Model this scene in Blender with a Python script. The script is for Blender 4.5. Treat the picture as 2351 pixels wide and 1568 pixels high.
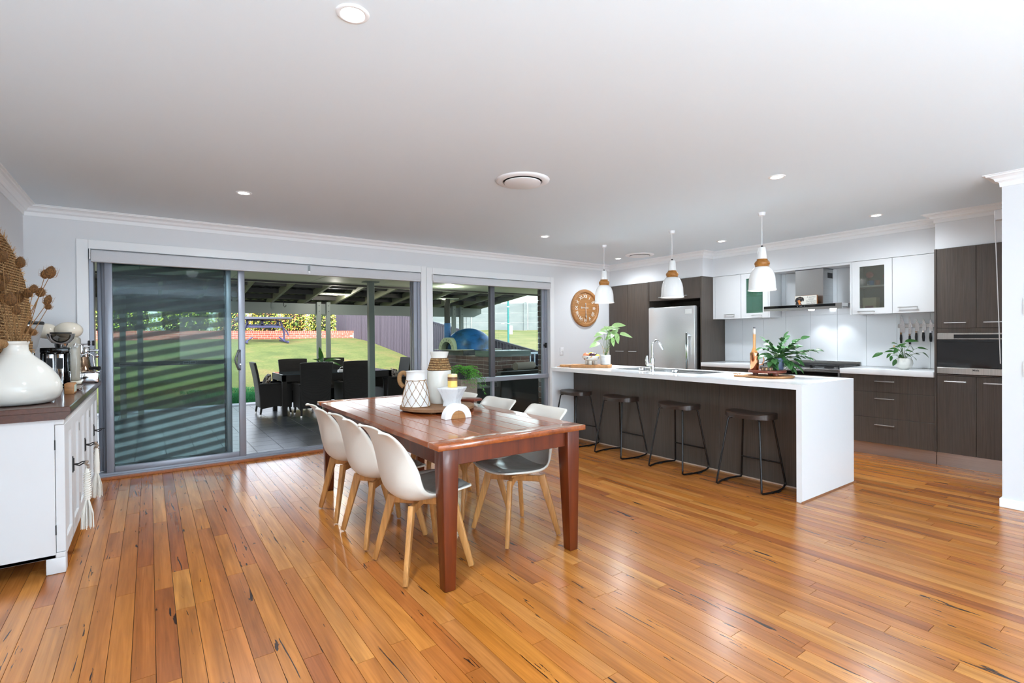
import bpy, math, random
from math import sin, cos, pi, radians
from mathutils import Vector, Matrix
random.seed(7)
for o in list(bpy.data.objects): bpy.data.objects.remove(o)
S = bpy.context.scene
COL = S.collection
# ------------------------------------------------ camera
YAW, PIT, ROL, FPX, CYP = 0.61844353, -0.00684979, -0.00775937, 1169.62378, 780.54475
H = 1.32
_f = Vector((sin(YAW)*cos(PIT), cos(YAW)*cos(PIT), sin(PIT)))
_r = Vector((cos(YAW), -sin(YAW), 0)); _u = _r.cross(_f)
RT = _r*cos(ROL)+_u*sin(ROL); UP = -_r*sin(ROL)+_u*cos(ROL); FW = _f
CAMP = Vector((0, 0, H))
cam = bpy.data.cameras.new('camera'); co = bpy.data.objects.new('camera', cam); COL.objects.link(co)
cam.sensor_fit = 'HORIZONTAL'; cam.sensor_width = 36; cam.lens = 36*FPX/2351
cam.shift_y = (CYP-784)/2351; cam.clip_start = .05; cam.clip_end = 300
m = Matrix.Identity(4)
for i in range(3):
    m[i][0] = RT[i]; m[i][1] = UP[i]; m[i][2] = -FW[i]; m[i][3] = CAMP[i]
co.matrix_world = m
S.camera = co
# ------------------------------------------------ light
S.view_settings.view_transform = 'Standard'; S.view_settings.look = 'None'
S.view_settings.exposure = 0.38; S.view_settings.gamma = 1; S.view_settings.use_curve_mapping = False
W = bpy.data.worlds.new('sky'); S.world = W; W.use_nodes = True
nt = W.node_tree; nt.nodes.clear()
sk = nt.nodes.new('ShaderNodeTexSky'); sk.sky_type = 'NISHITA'; sk.sun_disc = False
sk.sun_elevation = radians(40); sk.sun_rotation = radians(200); sk.air_density = 1.0; sk.dust_density = 2.5; sk.ozone_density = 1.0
bg = nt.nodes.new('ShaderNodeBackground'); bg.inputs[1].default_value = .85
wo = nt.nodes.new('ShaderNodeOutputWorld')
hs = nt.nodes.new('ShaderNodeHueSaturation'); hs.inputs['Saturation'].default_value = .45; nt.links.new(sk.outputs[0], hs.inputs['Color']); nt.links.new(hs.outputs[0], bg.inputs[0]); nt.links.new(bg.outputs[0], wo.inputs[0])
def light(name, kind, loc, energy, color=(1, 1, 1), rot=None, **k):
    l = bpy.data.lights.new(name, kind); l.energy = energy; l.color = color
    for a, b in k.items(): setattr(l, a, b)
    o = bpy.data.objects.new(name, l); COL.objects.link(o); o.location = loc
    if rot is not None: o.rotation_euler = rot
    return o
def aim(d): return Vector(d).to_track_quat('-Z', 'Y').to_euler()
light('sun', 'SUN', (0, 0, 10), 2.3, (1, .95, .86), aim((.40, .85, -.72)), angle=radians(.6))
# added area lamp before the closed rear wall, standing in for unseen window daylight
light('window_stand_in_light', 'AREA', (1.7, -6.2, 1.35), 30, (.78, .90, 1), aim((0, 1, .05)), shape='RECTANGLE', size=1.9, size_y=1.3)
# added fill lamps behind the camera, aimed up to brighten the ceiling
light('ceiling_fill_light', 'AREA', (3.1, -3.7, .5), 150, (.71, .88, 1), aim((-.60, .40, 1)), shape='RECTANGLE', size=1.5, size_y=1.5)
light('ceiling_fill_light', 'AREA', (.3, -2.9, .4), 400, (.71, .88, 1), aim((-.05, -.07, 1)), shape='RECTANGLE', size=1.8, size_y=1.8)
# ------------------------------------------------ helpers
OFF = {}
def at(x, y, d):
    return CAMP+(FW+RT*((x-1175.5)/FPX)-UP*((y-CYP)/FPX))*d
def onY(x, y, Y):
    r = FW+RT*((x-1175.5)/FPX)-UP*((y-CYP)/FPX); return CAMP+r*(Y/r.y)
def onX(x, y, X):
    r = FW+RT*((x-1175.5)/FPX)-UP*((y-CYP)/FPX); return CAMP+r*(X/r.x)
def onZ(x, y, Z):
    r = FW+RT*((x-1175.5)/FPX)-UP*((y-CYP)/FPX); return CAMP+r*((Z-H)/r.z)
def tag(o, label, cat, group=None):
    o['label'] = label; o['category'] = cat
    if group: o['group'] = group
    return o
def thing(name, label, cat, loc=(0, 0, 0), group=None):
    o = bpy.data.objects.new(name, None); COL.objects.link(o); o.location = loc; o.empty_display_size = .1
    OFF[o.name] = Vector(loc)
    return tag(o, label, cat, group)
def setting(name, label, loc=(0, 0, 0)):
    o = bpy.data.objects.new(name, None); COL.objects.link(o); o.location = loc
    OFF[o.name] = Vector(loc); o['kind'] = 'structure'; o['label'] = label
    return o
def kids(o): return [c for c in bpy.data.objects if c.parent == o]
def dup(root, loc, rz=0, label=None, group=None):
    r = root.copy(); COL.objects.link(r); r.location = loc; r.rotation_euler = (0, 0, rz)
    if label: r['label'] = label
    if group: r['group'] = group
    for c in kids(root):
        k = c.copy(); COL.objects.link(k); k.parent = r
        for g in kids(c):
            q = g.copy(); COL.objects.link(q); q.parent = k
    return r
class MB:
    def __init__(s): s.v = []; s.f = []; s.mi = []; s.cur = 0; s.rnd = []; s.cr = 0.
    def add(s, vs, fs):
        n = len(s.v); s.v += [tuple(p) for p in vs]
        for f in fs: s.f.append(tuple(i+n for i in f)); s.mi.append(s.cur); s.rnd.append(s.cr)
        return s
    def box(s, x0, x1, y0, y1, z0, z1):
        return s.add([(x0, y0, z0), (x1, y0, z0), (x1, y1, z0), (x0, y1, z0), (x0, y0, z1), (x1, y0, z1), (x1, y1, z1), (x0, y1, z1)],
                     [(0, 3, 2, 1), (4, 5, 6, 7), (0, 1, 5, 4), (1, 2, 6, 5), (2, 3, 7, 6), (3, 0, 4, 7)])
    def taper(s, x0, x1, y0, y1, z0, z1, i, j=None):   # box whose top is inset by i
        j = i if j is None else j
        return s.add([(x0, y0, z0), (x1, y0, z0), (x1, y1, z0), (x0, y1, z0), (x0+i, y0+j, z1), (x1-i, y0+j, z1), (x1-i, y1-j, z1), (x0+i, y1-j, z1)],
                     [(0, 3, 2, 1), (4, 5, 6, 7), (0, 1, 5, 4), (1, 2, 6, 5), (2, 3, 7, 6), (3, 0, 4, 7)])
    def prism(s, pts, a, b, axis='z'):
        def P(p, t): return (p[0], p[1], t) if axis == 'z' else ((t, p[0], p[1]) if axis == 'x' else (p[0], t, p[1]))
        n = len(pts)
        vs = [P(p, a) for p in pts]+[P(p, b) for p in pts]
        fs = [tuple(range(n))[::-1], tuple(range(n, 2*n))]+[(i, (i+1) % n, n+(i+1) % n, n+i) for i in range(n)]
        if axis == 'y': fs = [f[::-1] for f in fs]
        return s.add(vs, fs)
    def lathe(s, prof, c=(0, 0, 0), n=28, M=None, cap=True):
        c = Vector(c); vs = []
        for r, z in prof:
            for k in range(n):
                a = 2*pi*k/n; p = Vector((r*cos(a), r*sin(a), z))
                if M: p = M @ p
                vs.append(c+p)
        fs = []
        for i in range(len(prof)-1):
            for k in range(n):
                fs.append((i*n+k, i*n+(k+1) % n, (i+1)*n+(k+1) % n, (i+1)*n+k))
        if cap:
            if prof[0][0] > 1e-5: fs.append(tuple(range(n))[::-1])
            if prof[-1][0] > 1e-5: fs.append(tuple(range((len(prof)-1)*n, len(prof)*n)))
        return s.add(vs, fs)
    def tube(s, pts, r, n=8, closed=False, cap=True):
        P = [Vector(p) for p in pts]; m_ = len(P)
        R = r if isinstance(r, (list, tuple)) else [r]*m_
        T = []
        for i in range(m_):
            a = P[(i-1) % m_] if (closed or i > 0) else P[i]; b = P[(i+1) % m_] if (closed or i < m_-1) else P[i]
            T.append((b-a).normalized())
        nrm = T[0].orthogonal().normalized(); vs = []
        for i in range(m_):
            nrm = (nrm-T[i]*nrm.dot(T[i]))
            nrm = nrm.normalized() if nrm.length > 1e-6 else T[i].orthogonal().normalized()
            bn = T[i].cross(nrm)
            for k in range(n):
                a = 2*pi*k/n; vs.append(P[i]+(nrm*cos(a)+bn*sin(a))*R[i])
        fs = []
        for i in range(m_ if closed else m_-1):
            j = (i+1) % m_
            for k in range(n): fs.append((i*n+k, i*n+(k+1) % n, j*n+(k+1) % n, j*n+k))
        if cap and not closed: fs += [tuple(range(n))[::-1], tuple(range((m_-1)*n, m_*n))]
        return s.add(vs, fs)
    def cyl(s, a, b, r, n=16, r2=None):
        return s.tube([a, b], [r, r if r2 is None else r2], n)
    def beam(s, a, b, w, h, w2=None, h2=None, side=None):
        a = Vector(a); b = Vector(b); t = (b-a).normalized()
        sd = Vector(side) if side is not None else t.cross(Vector((0, 0, 1)))
        if sd.length < 1e-4: sd = Vector((1, 0, 0))
        sd = (sd-t*sd.dot(t)).normalized(); up = sd.cross(t).normalized()
        w2 = w if w2 is None else w2; h2 = h if h2 is None else h2
        vs = []
        for p, ww, hh in ((a, w, h), (b, w2, h2)):
            for i, j in ((-1, -1), (1, -1), (1, 1), (-1, 1)): vs.append(p+sd*(i*ww/2)+up*(j*hh/2))
        return s.add(vs, [(0, 3, 2, 1), (4, 5, 6, 7), (0, 1, 5, 4), (1, 2, 6, 5), (2, 3, 7, 6), (3, 0, 4, 7)])
    def grid(s, G, closeu=False, closev=False):
        a = len(G); b = len(G[0]); vs = [p for r in G for p in r]; fs = []
        for i in range(a if closeu else a-1):
            for j in range(b if closev else b-1):
                fs.append((i*b+j, i*b+(j+1) % b, ((i+1) % a)*b+(j+1) % b, ((i+1) % a)*b+j))
        return s.add(vs, fs)
    def sphere(s, c, r, n=16, m_=10, sc=(1, 1, 1)):
        prof = [(max(r*sin(pi*i/m_), 1e-6), -r*cos(pi*i/m_)) for i in range(m_+1)]
        M = Matrix.Diagonal(Vector(sc))
        return s.lathe(prof, c, n, M, cap=False)
    def build(s, name, mat, parent=None, smooth=None, bevel=0, solid=0, sub=0, seg=1):
        me = bpy.data.meshes.new(name)
        off = OFF.get(parent.name, Vector((0, 0, 0))) if parent is not None else Vector((0, 0, 0))
        me.from_pydata([tuple(Vector(p)-off) for p in s.v], [], s.f)
        mats = mat if isinstance(mat, (list, tuple)) else [mat]
        for q in mats: me.materials.append(q)
        if any(s.mi): me.polygons.foreach_set('material_index', s.mi)
        if any(s.rnd):
            at_ = me.attributes.new('rnd', 'FLOAT', 'FACE'); at_.data.foreach_set('value', s.rnd)
        if smooth is not None:
            me.polygons.foreach_set('use_smooth', [True]*len(me.polygons))
            try: me.set_sharp_from_angle(angle=radians(smooth))
            except Exception: pass
        me.update()
        o = bpy.data.objects.new(name, me); COL.objects.link(o)
        OFF[o.name] = off
        if parent is not None: o.parent = parent
        if solid:
            q = o.modifiers.new('t', 'SOLIDIFY'); q.thickness = solid; q.offset = 0
        if sub:
            q = o.modifiers.new('s', 'SUBSURF'); q.levels = sub; q.render_levels = sub
        if bevel:
            q = o.modifiers.new('b', 'BEVEL'); q.width = bevel; q.segments = seg; q.limit_method = 'ANGLE'
            me.polygons.foreach_set('use_smooth', [True]*len(me.polygons)) if seg > 1 else None
        return o
def B(name, mat, parent, b, bevel=0, seg=1): return MB().box(*b).build(name, mat, parent, bevel=bevel, seg=seg)
def inst(src, name, parent, loc=(0, 0, 0), M=None):     # another object sharing src's mesh
    o = bpy.data.objects.new(name, src.data); COL.objects.link(o)
    for md in src.modifiers:
        q = o.modifiers.new(md.name, md.type)
        for a in ('width', 'segments', 'limit_method', 'thickness', 'offset', 'levels', 'render_levels'):
            if hasattr(md, a): setattr(q, a, getattr(md, a))
    o.parent = parent
    if M is not None: o.matrix_basis = M
    else: o.location = loc
    return o
# ------------------------------------------------ materials
def srgb(r, g, b):
    return tuple(((c/255)/12.92 if c/255 <= .04045 else (((c/255)+.055)/1.055)**2.4) for c in (r, g, b))
def setin(n, **k):
    for a, b in k.items():
        a = a.replace('_', ' ')
        if a in n.inputs: n.inputs[a].default_value = b
def P(name, rgb, rough=.5, metal=0, **k):
    mt = bpy.data.materials.new(name); mt.use_nodes = True
    p = mt.node_tree.nodes['Principled BSDF']
    p.inputs['Base Color'].default_value = (*srgb(*rgb), 1); p.inputs['Roughness'].default_value = rough; p.inputs['Metallic'].default_value = metal
    setin(p, **k)
    return mt
def N(mt, t, **k):
    n = mt.node_tree.nodes.new('ShaderNode'+t)
    for a, b in k.items():
        if hasattr(n, a): setattr(n, a, b)
    return n
def L(mt, a, b): mt.node_tree.links.new(a, b)
def coords(mt, scale=(1, 1, 1), rnd=False):
    tc = N(mt, 'TexCoord'); mp = N(mt, 'Mapping'); mp.inputs['Scale'].default_value = scale
    L(mt, tc.outputs['Object'], mp.inputs['Vector'])
    if rnd is not False:
        ad = N(mt, 'VectorMath', operation='ADD'); cb = N(mt, 'CombineXYZ'); ml = N(mt, 'Math', operation='MULTIPLY'); ml.inputs[1].default_value = 83.
        L(mt, rnd, ml.inputs[0])
        for i in range(3): L(mt, ml.outputs[0], cb.inputs[i])
        L(mt, mp.outputs[0], ad.inputs[0]); L(mt, cb.outputs[0], ad.inputs[1]); return ad.outputs[0]
    return mp.outputs[0]
def ramp(mt, fac, stops):
    r = N(mt, 'ValToRGB'); cr = r.color_ramp
    while len(cr.elements) < len(stops): cr.elements.new(.5)
    for e, (p, c) in zip(cr.elements, stops): e.position = p; e.color = (*srgb(*c), 1) if max(c) > 1 or len(c) == 3 and isinstance(c[0], int) else (*c, 1)
    L(mt, fac, r.inputs[0]); return r.outputs[0]
def noise(mt, vec, scale=5, detail=3, rough=.5, dist=0):
    n = N(mt, 'TexNoise'); n.inputs['Scale'].default_value = scale; n.inputs['Detail'].default_value = detail; n.inputs['Roughness'].default_value = rough; n.inputs['Distortion'].default_value = dist
    L(mt, vec, n.inputs['Vector']); return n.outputs['Fac']
def bump(mt, h, strength=.3, dist=.01):
    b = N(mt, 'Bump'); b.inputs['Strength'].default_value = strength; b.inputs['Distance'].default_value = dist
    L(mt, h, b.inputs['Height']); L(mt, b.outputs[0], mt.node_tree.nodes['Principled BSDF'].inputs['Normal'])
def mixc(mt, fac, a, b, mode='MIX'):
    x = N(mt, 'Mix', data_type='RGBA', blend_type=mode)
    if isinstance(fac, float): x.inputs[0].default_value = fac
    else: L(mt, fac, x.inputs[0])
    for s_, c in ((6, a), (7, b)):
        if isinstance(c, tuple): x.inputs[s_].default_value = (*srgb(*c), 1)
        else: L(mt, c, x.inputs[s_])
    return x.outputs[2]
def rnd01(mt):
    oi = N(mt, 'ObjectInfo'); at_ = N(mt, 'Attribute', attribute_name='rnd'); a = N(mt, 'Math', operation='ADD'); f = N(mt, 'Math', operation='FRACT')
    L(mt, oi.outputs['Random'], a.inputs[0]); L(mt, at_.outputs['Fac'], a.inputs[1]); L(mt, a.outputs[0], f.inputs[0]); return f.outputs[0]
def PN(name, c1, c2, rough=.6, scale=(8, 8, 8), detail=4, bs=0, bd=.005, metal=0, dist=0, lo=.35, hi=.65, **k):
    mt = P(name, c1, rough, metal, **k); v = coords(mt, scale); n = noise(mt, v, 1, detail, .6, dist)
    L(mt, ramp(mt, n, [(lo, c1), (hi, c2)]), mt.node_tree.nodes['Principled BSDF'].inputs['Base Color'])
    if bs: bump(mt, n, bs, bd)
    return mt
def wood(name, cols, rough=.3, grain=(60, 2, 60), big=(6, .6, 6), veins=None, coat=0, bs=.08, bd=.002, rnd=True, fine=.45, knots=0):
    mt = P(name, cols[0], rough); p = mt.node_tree.nodes['Principled BSDF']
    r = rnd01(mt)
    v = coords(mt, grain, r if rnd else False); v2 = coords(mt, big, r if rnd else False)
    g = noise(mt, v, 1, 5, .6, .6); b = noise(mt, v2, 1, 3, .5, 1.2)
    base = ramp(mt, r, [(i/(len(cols)-1)*.96+.02, c) for i, c in enumerate(cols)]) if rnd else ramp(mt, b, [(.3, cols[0]), (.7, cols[-1])])
    rg = ramp(mt, g, [(.3, (150, 140, 128)), (.62, (255, 255, 255))]); rb = ramp(mt, b, [(.3, (196, 186, 172)), (.65, (255, 255, 255))])
    c = mixc(mt, fine, base, rg, 'MULTIPLY'); c = mixc(mt, .8, c, rb, 'MULTIPLY')
    if veins:
        v3 = coords(mt, veins[0], r if rnd else False); n3 = noise(mt, v3, 1, 4, .55, 1.6)
        msk = ramp(mt, n3, [(veins[1], (0, 0, 0)), (veins[1]+.018, (255, 255, 255))])
        c = mixc(mt, msk, c, veins[2])
    L(mt, c, p.inputs['Base Color'])
    if coat: setin(p, Coat_Weight=coat, Coat_Roughness=.2 if name == 'floor_timber' else .08)
    if bs: bump(mt, g, bs, bd)
    return mt
def emis(name, rgb, s):
    mt = bpy.data.materials.new(name); mt.use_nodes = True; nt_ = mt.node_tree; nt_.nodes.clear()
    e = N(mt, 'Emission'); e.inputs[0].default_value = (*srgb(*rgb), 1); e.inputs[1].default_value = s; o = N(mt, 'OutputMaterial'); L(mt, e.outputs[0], o.inputs[0]); return mt
def glass(name, tint, ior=1.45, rough=0., spec=1.):
    mt = bpy.data.materials.new(name); mt.use_nodes = True; nt_ = mt.node_tree; nt_.nodes.clear()
    t = N(mt, 'BsdfTransparent'); t.inputs[0].default_value = (*srgb(*tint), 1)
    g = N(mt, 'BsdfGlossy'); g.inputs['Roughness'].default_value = rough
    fr = N(mt, 'Fresnel'); fr.inputs[0].default_value = ior; ml = N(mt, 'Math', operation='MULTIPLY'); ml.inputs[1].default_value = spec
    mx = N(mt, 'MixShader'); o = N(mt, 'OutputMaterial'); L(mt, fr.outputs[0], ml.inputs[0])
    L(mt, ml.outputs[0], mx.inputs[0]); L(mt, t.outputs[0], mx.inputs[1]); L(mt, g.outputs[0], mx.inputs[2]); L(mt, mx.outputs[0], o.inputs[0]); return mt
M_ = {}
M_['wall'] = P('wall_paint', (226, 227, 229), .55)
M_['ceil'] = P('ceiling_paint', (226, 237, 244), .7)  # cool tint put into the paint to offset the warm floor bounce
M_['trim'] = P('trim_gloss', (240, 241, 242), .35)
M_['white'] = P('white_laminate', (224, 225, 226), .22)
M_['stone'] = P('white_stone', (236, 237, 238), .12, Specular_IOR_Level=.5)
M_['blind'] = PN('blind_fabric', (214, 215, 218), (206, 207, 211), .8, (300, 300, 300))
M_['alu'] = P('grey_aluminium', (150, 155, 166), .35, .35)
M_['alud'] = P('dark_aluminium', (96, 98, 104), .4, .3)
M_['rubber'] = P('black_rubber', (18, 18, 20), .6)
M_['floor'] = wood('floor_timber', [(200, 128, 56), (186, 110, 47), (206, 138, 66), (176, 102, 45), (198, 124, 56), (194, 120, 44), (208, 142, 72), (164, 92, 44), (196, 126, 50), (184, 110, 52)], .26,
                   grain=(70, 2.2, 1), big=(9, .9, 1), veins=((24, 2.0, 1), .665, (46, 24, 14)), coat=.3, bs=.05, bd=.001, fine=.4)
M_['dark'] = wood('dark_laminate', [(100, 90, 83), (78, 70, 64)], .38, grain=(160, 160, 3), big=(30, 30, 1), rnd=False, bs=.05, fine=.55)
M_['darkin'] = P('dark_interior', (38, 33, 30), .7)
M_['steel'] = PN('brushed_steel', (176, 176, 176), (196, 196, 195), .26, (2, 300, 300), metal=1.)
M_['steelv'] = PN('brushed_steel_vertical', (168, 164, 158), (190, 187, 182), .3, (300, 300, 2), metal=1.)
M_['chrome'] = P('chrome', (225, 227, 230), .06, 1.)
M_['satin'] = P('satin_handle', (200, 200, 200), .3, .9)
M_['black'] = P('black_gloss', (8, 8, 9), .05)
M_['matblack'] = P('black_matt', (20, 20, 21), .55)
M_['iron'] = P('cast_iron', (28, 28, 30), .5)
M_['table'] = wood('table_timber', [(168, 82, 32), (150, 70, 26), (178, 94, 38), (160, 76, 30)], .2, grain=(40, 2, 40), big=(7, .8, 7), coat=.5, bs=.0, fine=.5)
_p = M_['table']; _v = coords(_p, (9, 26, 9)); bump(_p, noise(_p, _v, 1, 3, .5, .8), .22, .004)
M_['tleg'] = wood('table_leg_timber', [(100, 40, 12), (116, 48, 15), (88, 34, 10)], .32, grain=(60, 60, 2.5), big=(14, 14, 1), veins=((20, 20, 2), .74, (58, 26, 16)), coat=.12, bs=.04)
M_['beech'] = wood('beech', [(206, 146, 82), (214, 156, 92)], .4, grain=(70, 70, 4), big=(8, 8, 1), rnd=False, bs=.03)
M_['shell'] = P('chair_shell', (224, 219, 209), .38)
M_['pad'] = PN('seat_pad', (152, 150, 142), (166, 164, 156), .22, (9, 9, 9), bs=.15, bd=.01)
M_['ceramic'] = P('white_ceramic', (224, 221, 213), .12)
M_['ceramicm'] = P('white_ceramic_matt', (228, 226, 223), .4)
M_['stoolseat'] = wood('stool_seat', [(70, 54, 46), (50, 38, 33)], .35, grain=(8, 90, 90), big=(2, 12, 12), rnd=False, bs=.08, coat=.2)
M_['stoolleg'] = P('stool_metal', (52, 50, 50), .25, .85)
M_['oak'] = wood('light_oak', [(206, 150, 96), (186, 130, 78)], .45, grain=(5, 60, 60), big=(1, 8, 8), rnd=False, bs=.05)
M_['clockw'] = wood('clock_wood', [(206, 152, 96), (188, 130, 78)], .45, grain=(3, 50, 50), big=(1, 10, 10), rnd=False, bs=.03)
M_['pendw'] = PN('pendant_wood', (176, 118, 52), (150, 96, 40), .35, (40, 40, 8), detail=5)
M_['mango'] = wood('rough_board', [(182, 138, 98), (140, 98, 66)], .6, grain=(30, 3, 30), big=(4, 1, 4), veins=((18, 4, 18), .7, (96, 62, 44)), rnd=False, bs=.15)
M_['acacia'] = wood('acacia_board', [(142, 66, 40), (108, 46, 30)], .35, grain=(4, 40, 40), big=(1, 6, 6), rnd=False)
M_['leaf'] = PN('leaf_green', (46, 104, 40), (70, 134, 56), .35, (30, 30, 30))
M_['leafl'] = PN('leaf_light', (126, 176, 92), (196, 216, 160), .35, (60, 60, 60), lo=.42, hi=.6)
M_['leafd'] = PN('leaf_dark', (36, 84, 28), (52, 104, 36), .3, (30, 30, 30))
M_['fern'] = P('fern_green', (72, 148, 30), .5)
M_['stem'] = P('stem_green', (96, 124, 62), .5)
M_['soil'] = P('soil', (38, 28, 22), .9)
M_['sw'] = P('plastic_white', (236, 236, 238), .35)
M_['glass'] = glass('pane_glass', (232, 240, 238), 1.45, 0, .5)
M_['glassd'] = glass('door_glass', (232, 240, 240), 1.45, 0, .35)
def frost(name, rgb, tr_, fac):
    mt = bpy.data.materials.new(name); mt.use_nodes = True; nt_ = mt.node_tree; nt_.nodes.clear()
    t = N(mt, 'BsdfTransparent'); t.inputs[0].default_value = (*srgb(*tr_), 1); d = N(mt, 'BsdfDiffuse'); d.inputs[0].default_value = (*srgb(*rgb), 1); g = N(mt, 'BsdfGlossy'); g.inputs['Roughness'].default_value = .05
    m1 = N(mt, 'MixShader'); m1.inputs[0].default_value = fac; m2 = N(mt, 'MixShader'); m2.inputs[0].default_value = .06; o = N(mt, 'OutputMaterial')
    L(mt, t.outputs[0], m1.inputs[1]); L(mt, d.outputs[0], m1.inputs[2]); L(mt, m1.outputs[0], m2.inputs[1]); L(mt, g.outputs[0], m2.inputs[2]); L(mt, m2.outputs[0], o.inputs[0]); return mt
M_['clear'] = glass('clear_glass', (240, 244, 244), 1.45)
M_['smoke'] = glass('smoked_hopper', (196, 194, 192), 1.5)
def weave(name, c1, c2, s, rough=.6, bs=.8, bd=.006, vert=False):
    mt = P(name, c1, rough); v = coords(mt, (s, s, s)); w1 = N(mt, 'TexWave', bands_direction='Z'); w2 = N(mt, 'TexWave', bands_direction='X'); w3 = N(mt, 'TexWave', bands_direction='Y')
    for w in (w1, w2, w3): w.inputs['Scale'].default_value = 1.; w.inputs['Distortion'].default_value = .6; L(mt, v, w.inputs['Vector'])
    a = N(mt, 'Math', operation='MULTIPLY'); b = N(mt, 'Math', operation='MULTIPLY'); L(mt, w2.outputs['Fac'], b.inputs[0]); L(mt, w3.outputs['Fac'], b.inputs[1]); L(mt, w1.outputs['Fac'], a.inputs[0]); b2 = N(mt, 'Math', operation='ADD'); L(mt, b.outputs[0], b2.inputs[0]); b2.inputs[1].default_value = .25; L(mt, b2.outputs[0], a.inputs[1])
    L(mt, ramp(mt, a.outputs[0], [(.05, c2), (.6, c1)]), mt.node_tree.nodes['Principled BSDF'].inputs['Base Color']); bump(mt, a.outputs[0], bs, bd); return mt
M_['wicker'] = weave('dark_wicker', (46, 42, 40), (16, 15, 15), 75, .55)
M_['seagrass'] = weave('seagrass', (222, 180, 122), (112, 76, 38), 17, .8, 1.3, .014)
M_['rope'] = weave('jute_rope', (190, 148, 100), (134, 96, 58), 60, .85, .6, .003)
M_['linen'] = weave('grey_textured', (170, 160, 148), (138, 128, 118), 40, .8)
M_['brickr'] = None
def brickmat(name, cols, rough=.85):
    mt = P(name, cols[0], rough); r = rnd01(mt); v = coords(mt, (40, 40, 40)); n = noise(mt, v, 1, 4)
    c = mixc(mt, .45, ramp(mt, r, [(i/(len(cols)-1), c) for i, c in enumerate(cols)]), ramp(mt, n, [(.3, (160, 150, 150)), (.7, (255, 255, 255))]), 'MULTIPLY')
    L(mt, c, mt.node_tree.nodes['Principled BSDF'].inputs['Base Color']); bump(mt, n, .3, .004); return mt
M_['brickr'] = brickmat('red_brick', [(150, 76, 62), (164, 90, 74), (136, 66, 54)])
M_['brickb'] = brickmat('brown_brick', [(112, 84, 76), (96, 72, 66), (126, 96, 86)])
M_['mortar'] = P('mortar', (178, 170, 162), .9)
M_['tile'] = brickmat('slate_tile', [(74, 78, 86), (88, 92, 100), (66, 70, 78)], .32)
M_['grout'] = P('grout', (140, 140, 140), .9)
M_['splash'] = P('glass_splashback', (228, 230, 232), .12)
M_['post'] = P('pergola_paint', (122, 132, 128), .5)
M_['rafter'] = P('rafter_paint', (132, 136, 112), .55)
M_['soffit'] = P('soffit_paint', (232, 234, 212), .6)
M_['roofm'] = P('roof_sheet', (58, 56, 52), .6)
M_['fence'] = P('fence_steel', (58, 52, 66), .6)
M_['kick'] = PN('kick_steel', (176, 166, 160), (190, 182, 176), .3, (300, 2, 300), metal=.8)
# ================================================ SETTING
CZ = 2.51; YW = 6.13; XL = -.894; XC = 6.963; XF = 6.39; XO = 6.659; XN = 5.25; YN = .99
DOOR = (-.455, 2.90, 2.165); WIN = (3.045, 5.085, .10, 2.155)
# floor: boards run along Y
fl = setting('floor', 'varnished orange-brown hardwood strip floor')
MB().box(-1.0, 7.1, -6.4, YW+.02, -.12, -.006).build('subfloor', M_['darkin'], fl)
BW = .082; rows = int((6.5-XL)/BW)+1; vis = []; rest = []
rg = random.Random(3)
for i in range(rows):
    x0 = XL+i*BW; y = -6.4+rg.random()*1.2
    segs = [(-6.4, y)] if y > -6.1 else []
    while y < YW:
        l_ = rg.choice((.5, .7, .9, 1.2, 1.5, 1.8)); e = min(y+l_, YW); segs.append((y, e)); y = e
    for a, b in segs:
        cx, cy_ = x0+BW/2, (a+b)/2; q = Vector((cx, cy_, 0))-CAMP; d = q.dot(FW)
        inside = False
        for yy in (a, cy_, b):
            q = Vector((cx, yy, 0))-CAMP; dd = q.dot(FW)
            if dd > .3:
                px = 1175.5+FPX*q.dot(RT)/dd; py = CYP-FPX*q.dot(UP)/dd
                if -40 < px < 2390 and py < 1600: inside = True
        if x0 > 5.28 and b < YN-.1: inside = False
        (vis if inside else rest).append((max(d, .3), x0, a, b))
vis.sort(); rest += vis[295:]; vis = vis[:295]
def board(mb, w, l_, x=0, y=0):
    g = .0011; return mb.taper(x, x+w, y, y+l_, -.012, 0, g)
bcache = {}
for d, x0, a, b in vis:
    k = round(b-a, 3)
    if k in bcache: o = inst(bcache[k], 'floorboard', fl, (x0, a, 0))
    else:
        o = board(MB(), BW, b-a).build('floorboard', M_['floor'], fl); o.location = (x0, a, 0); bcache[k] = o
mb = MB()
for d, x0, a, b in rest: mb.cr = rg.random()*.98+.01; board(mb, BW, b-a, x0, a)
o = mb.build('floorboard', M_['floor'], fl); o['kind'] = 'stuff'
# ceiling
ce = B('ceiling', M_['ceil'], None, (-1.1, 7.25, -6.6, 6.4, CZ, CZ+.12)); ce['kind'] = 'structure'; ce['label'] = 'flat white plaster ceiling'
def struct(mb, name, mat, label, bevel=0):
    o = mb.build(name, mat, None, bevel=bevel); o['kind'] = 'structure'; o['label'] = label; return o
# window wall with reveals
m = MB(); a, b, h = DOOR; wa, wb, w0, w1 = WIN; t0, t1 = YW, YW+.27
m.box(XL-.2, a, t0, t1, -.1, CZ).box(a, b, t0, t1, h, CZ).box(b, wa, t0, t1, -.1, CZ).box(wa, wb, t0, t1, w1, CZ).box(wa, wb, t0, t1, -.1, w0).box(wb, 7.25, t0, t1, -.1, CZ)
struct(m, 'wall_back', M_['wall'], 'white painted wall with the sliding door and window')
struct(MB().box(XL-.2, XL, -6.6, YW, -.1, CZ), 'wall_left', M_['wall'], 'white painted wall behind the sideboard')
struct(MB().box(XC, XC+.25, .6, YW, -.1, CZ), 'wall_kitchen', M_['wall'], 'white painted wall behind the kitchen cabinets')
struct(MB().box(XN, XN+.13, -6.6, YN, -.1, CZ).box(XN+.13, 7.2, .62, .80, -.1, CZ), 'wall_right', M_['wall'], 'white wall end at the right of the kitchen')
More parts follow.
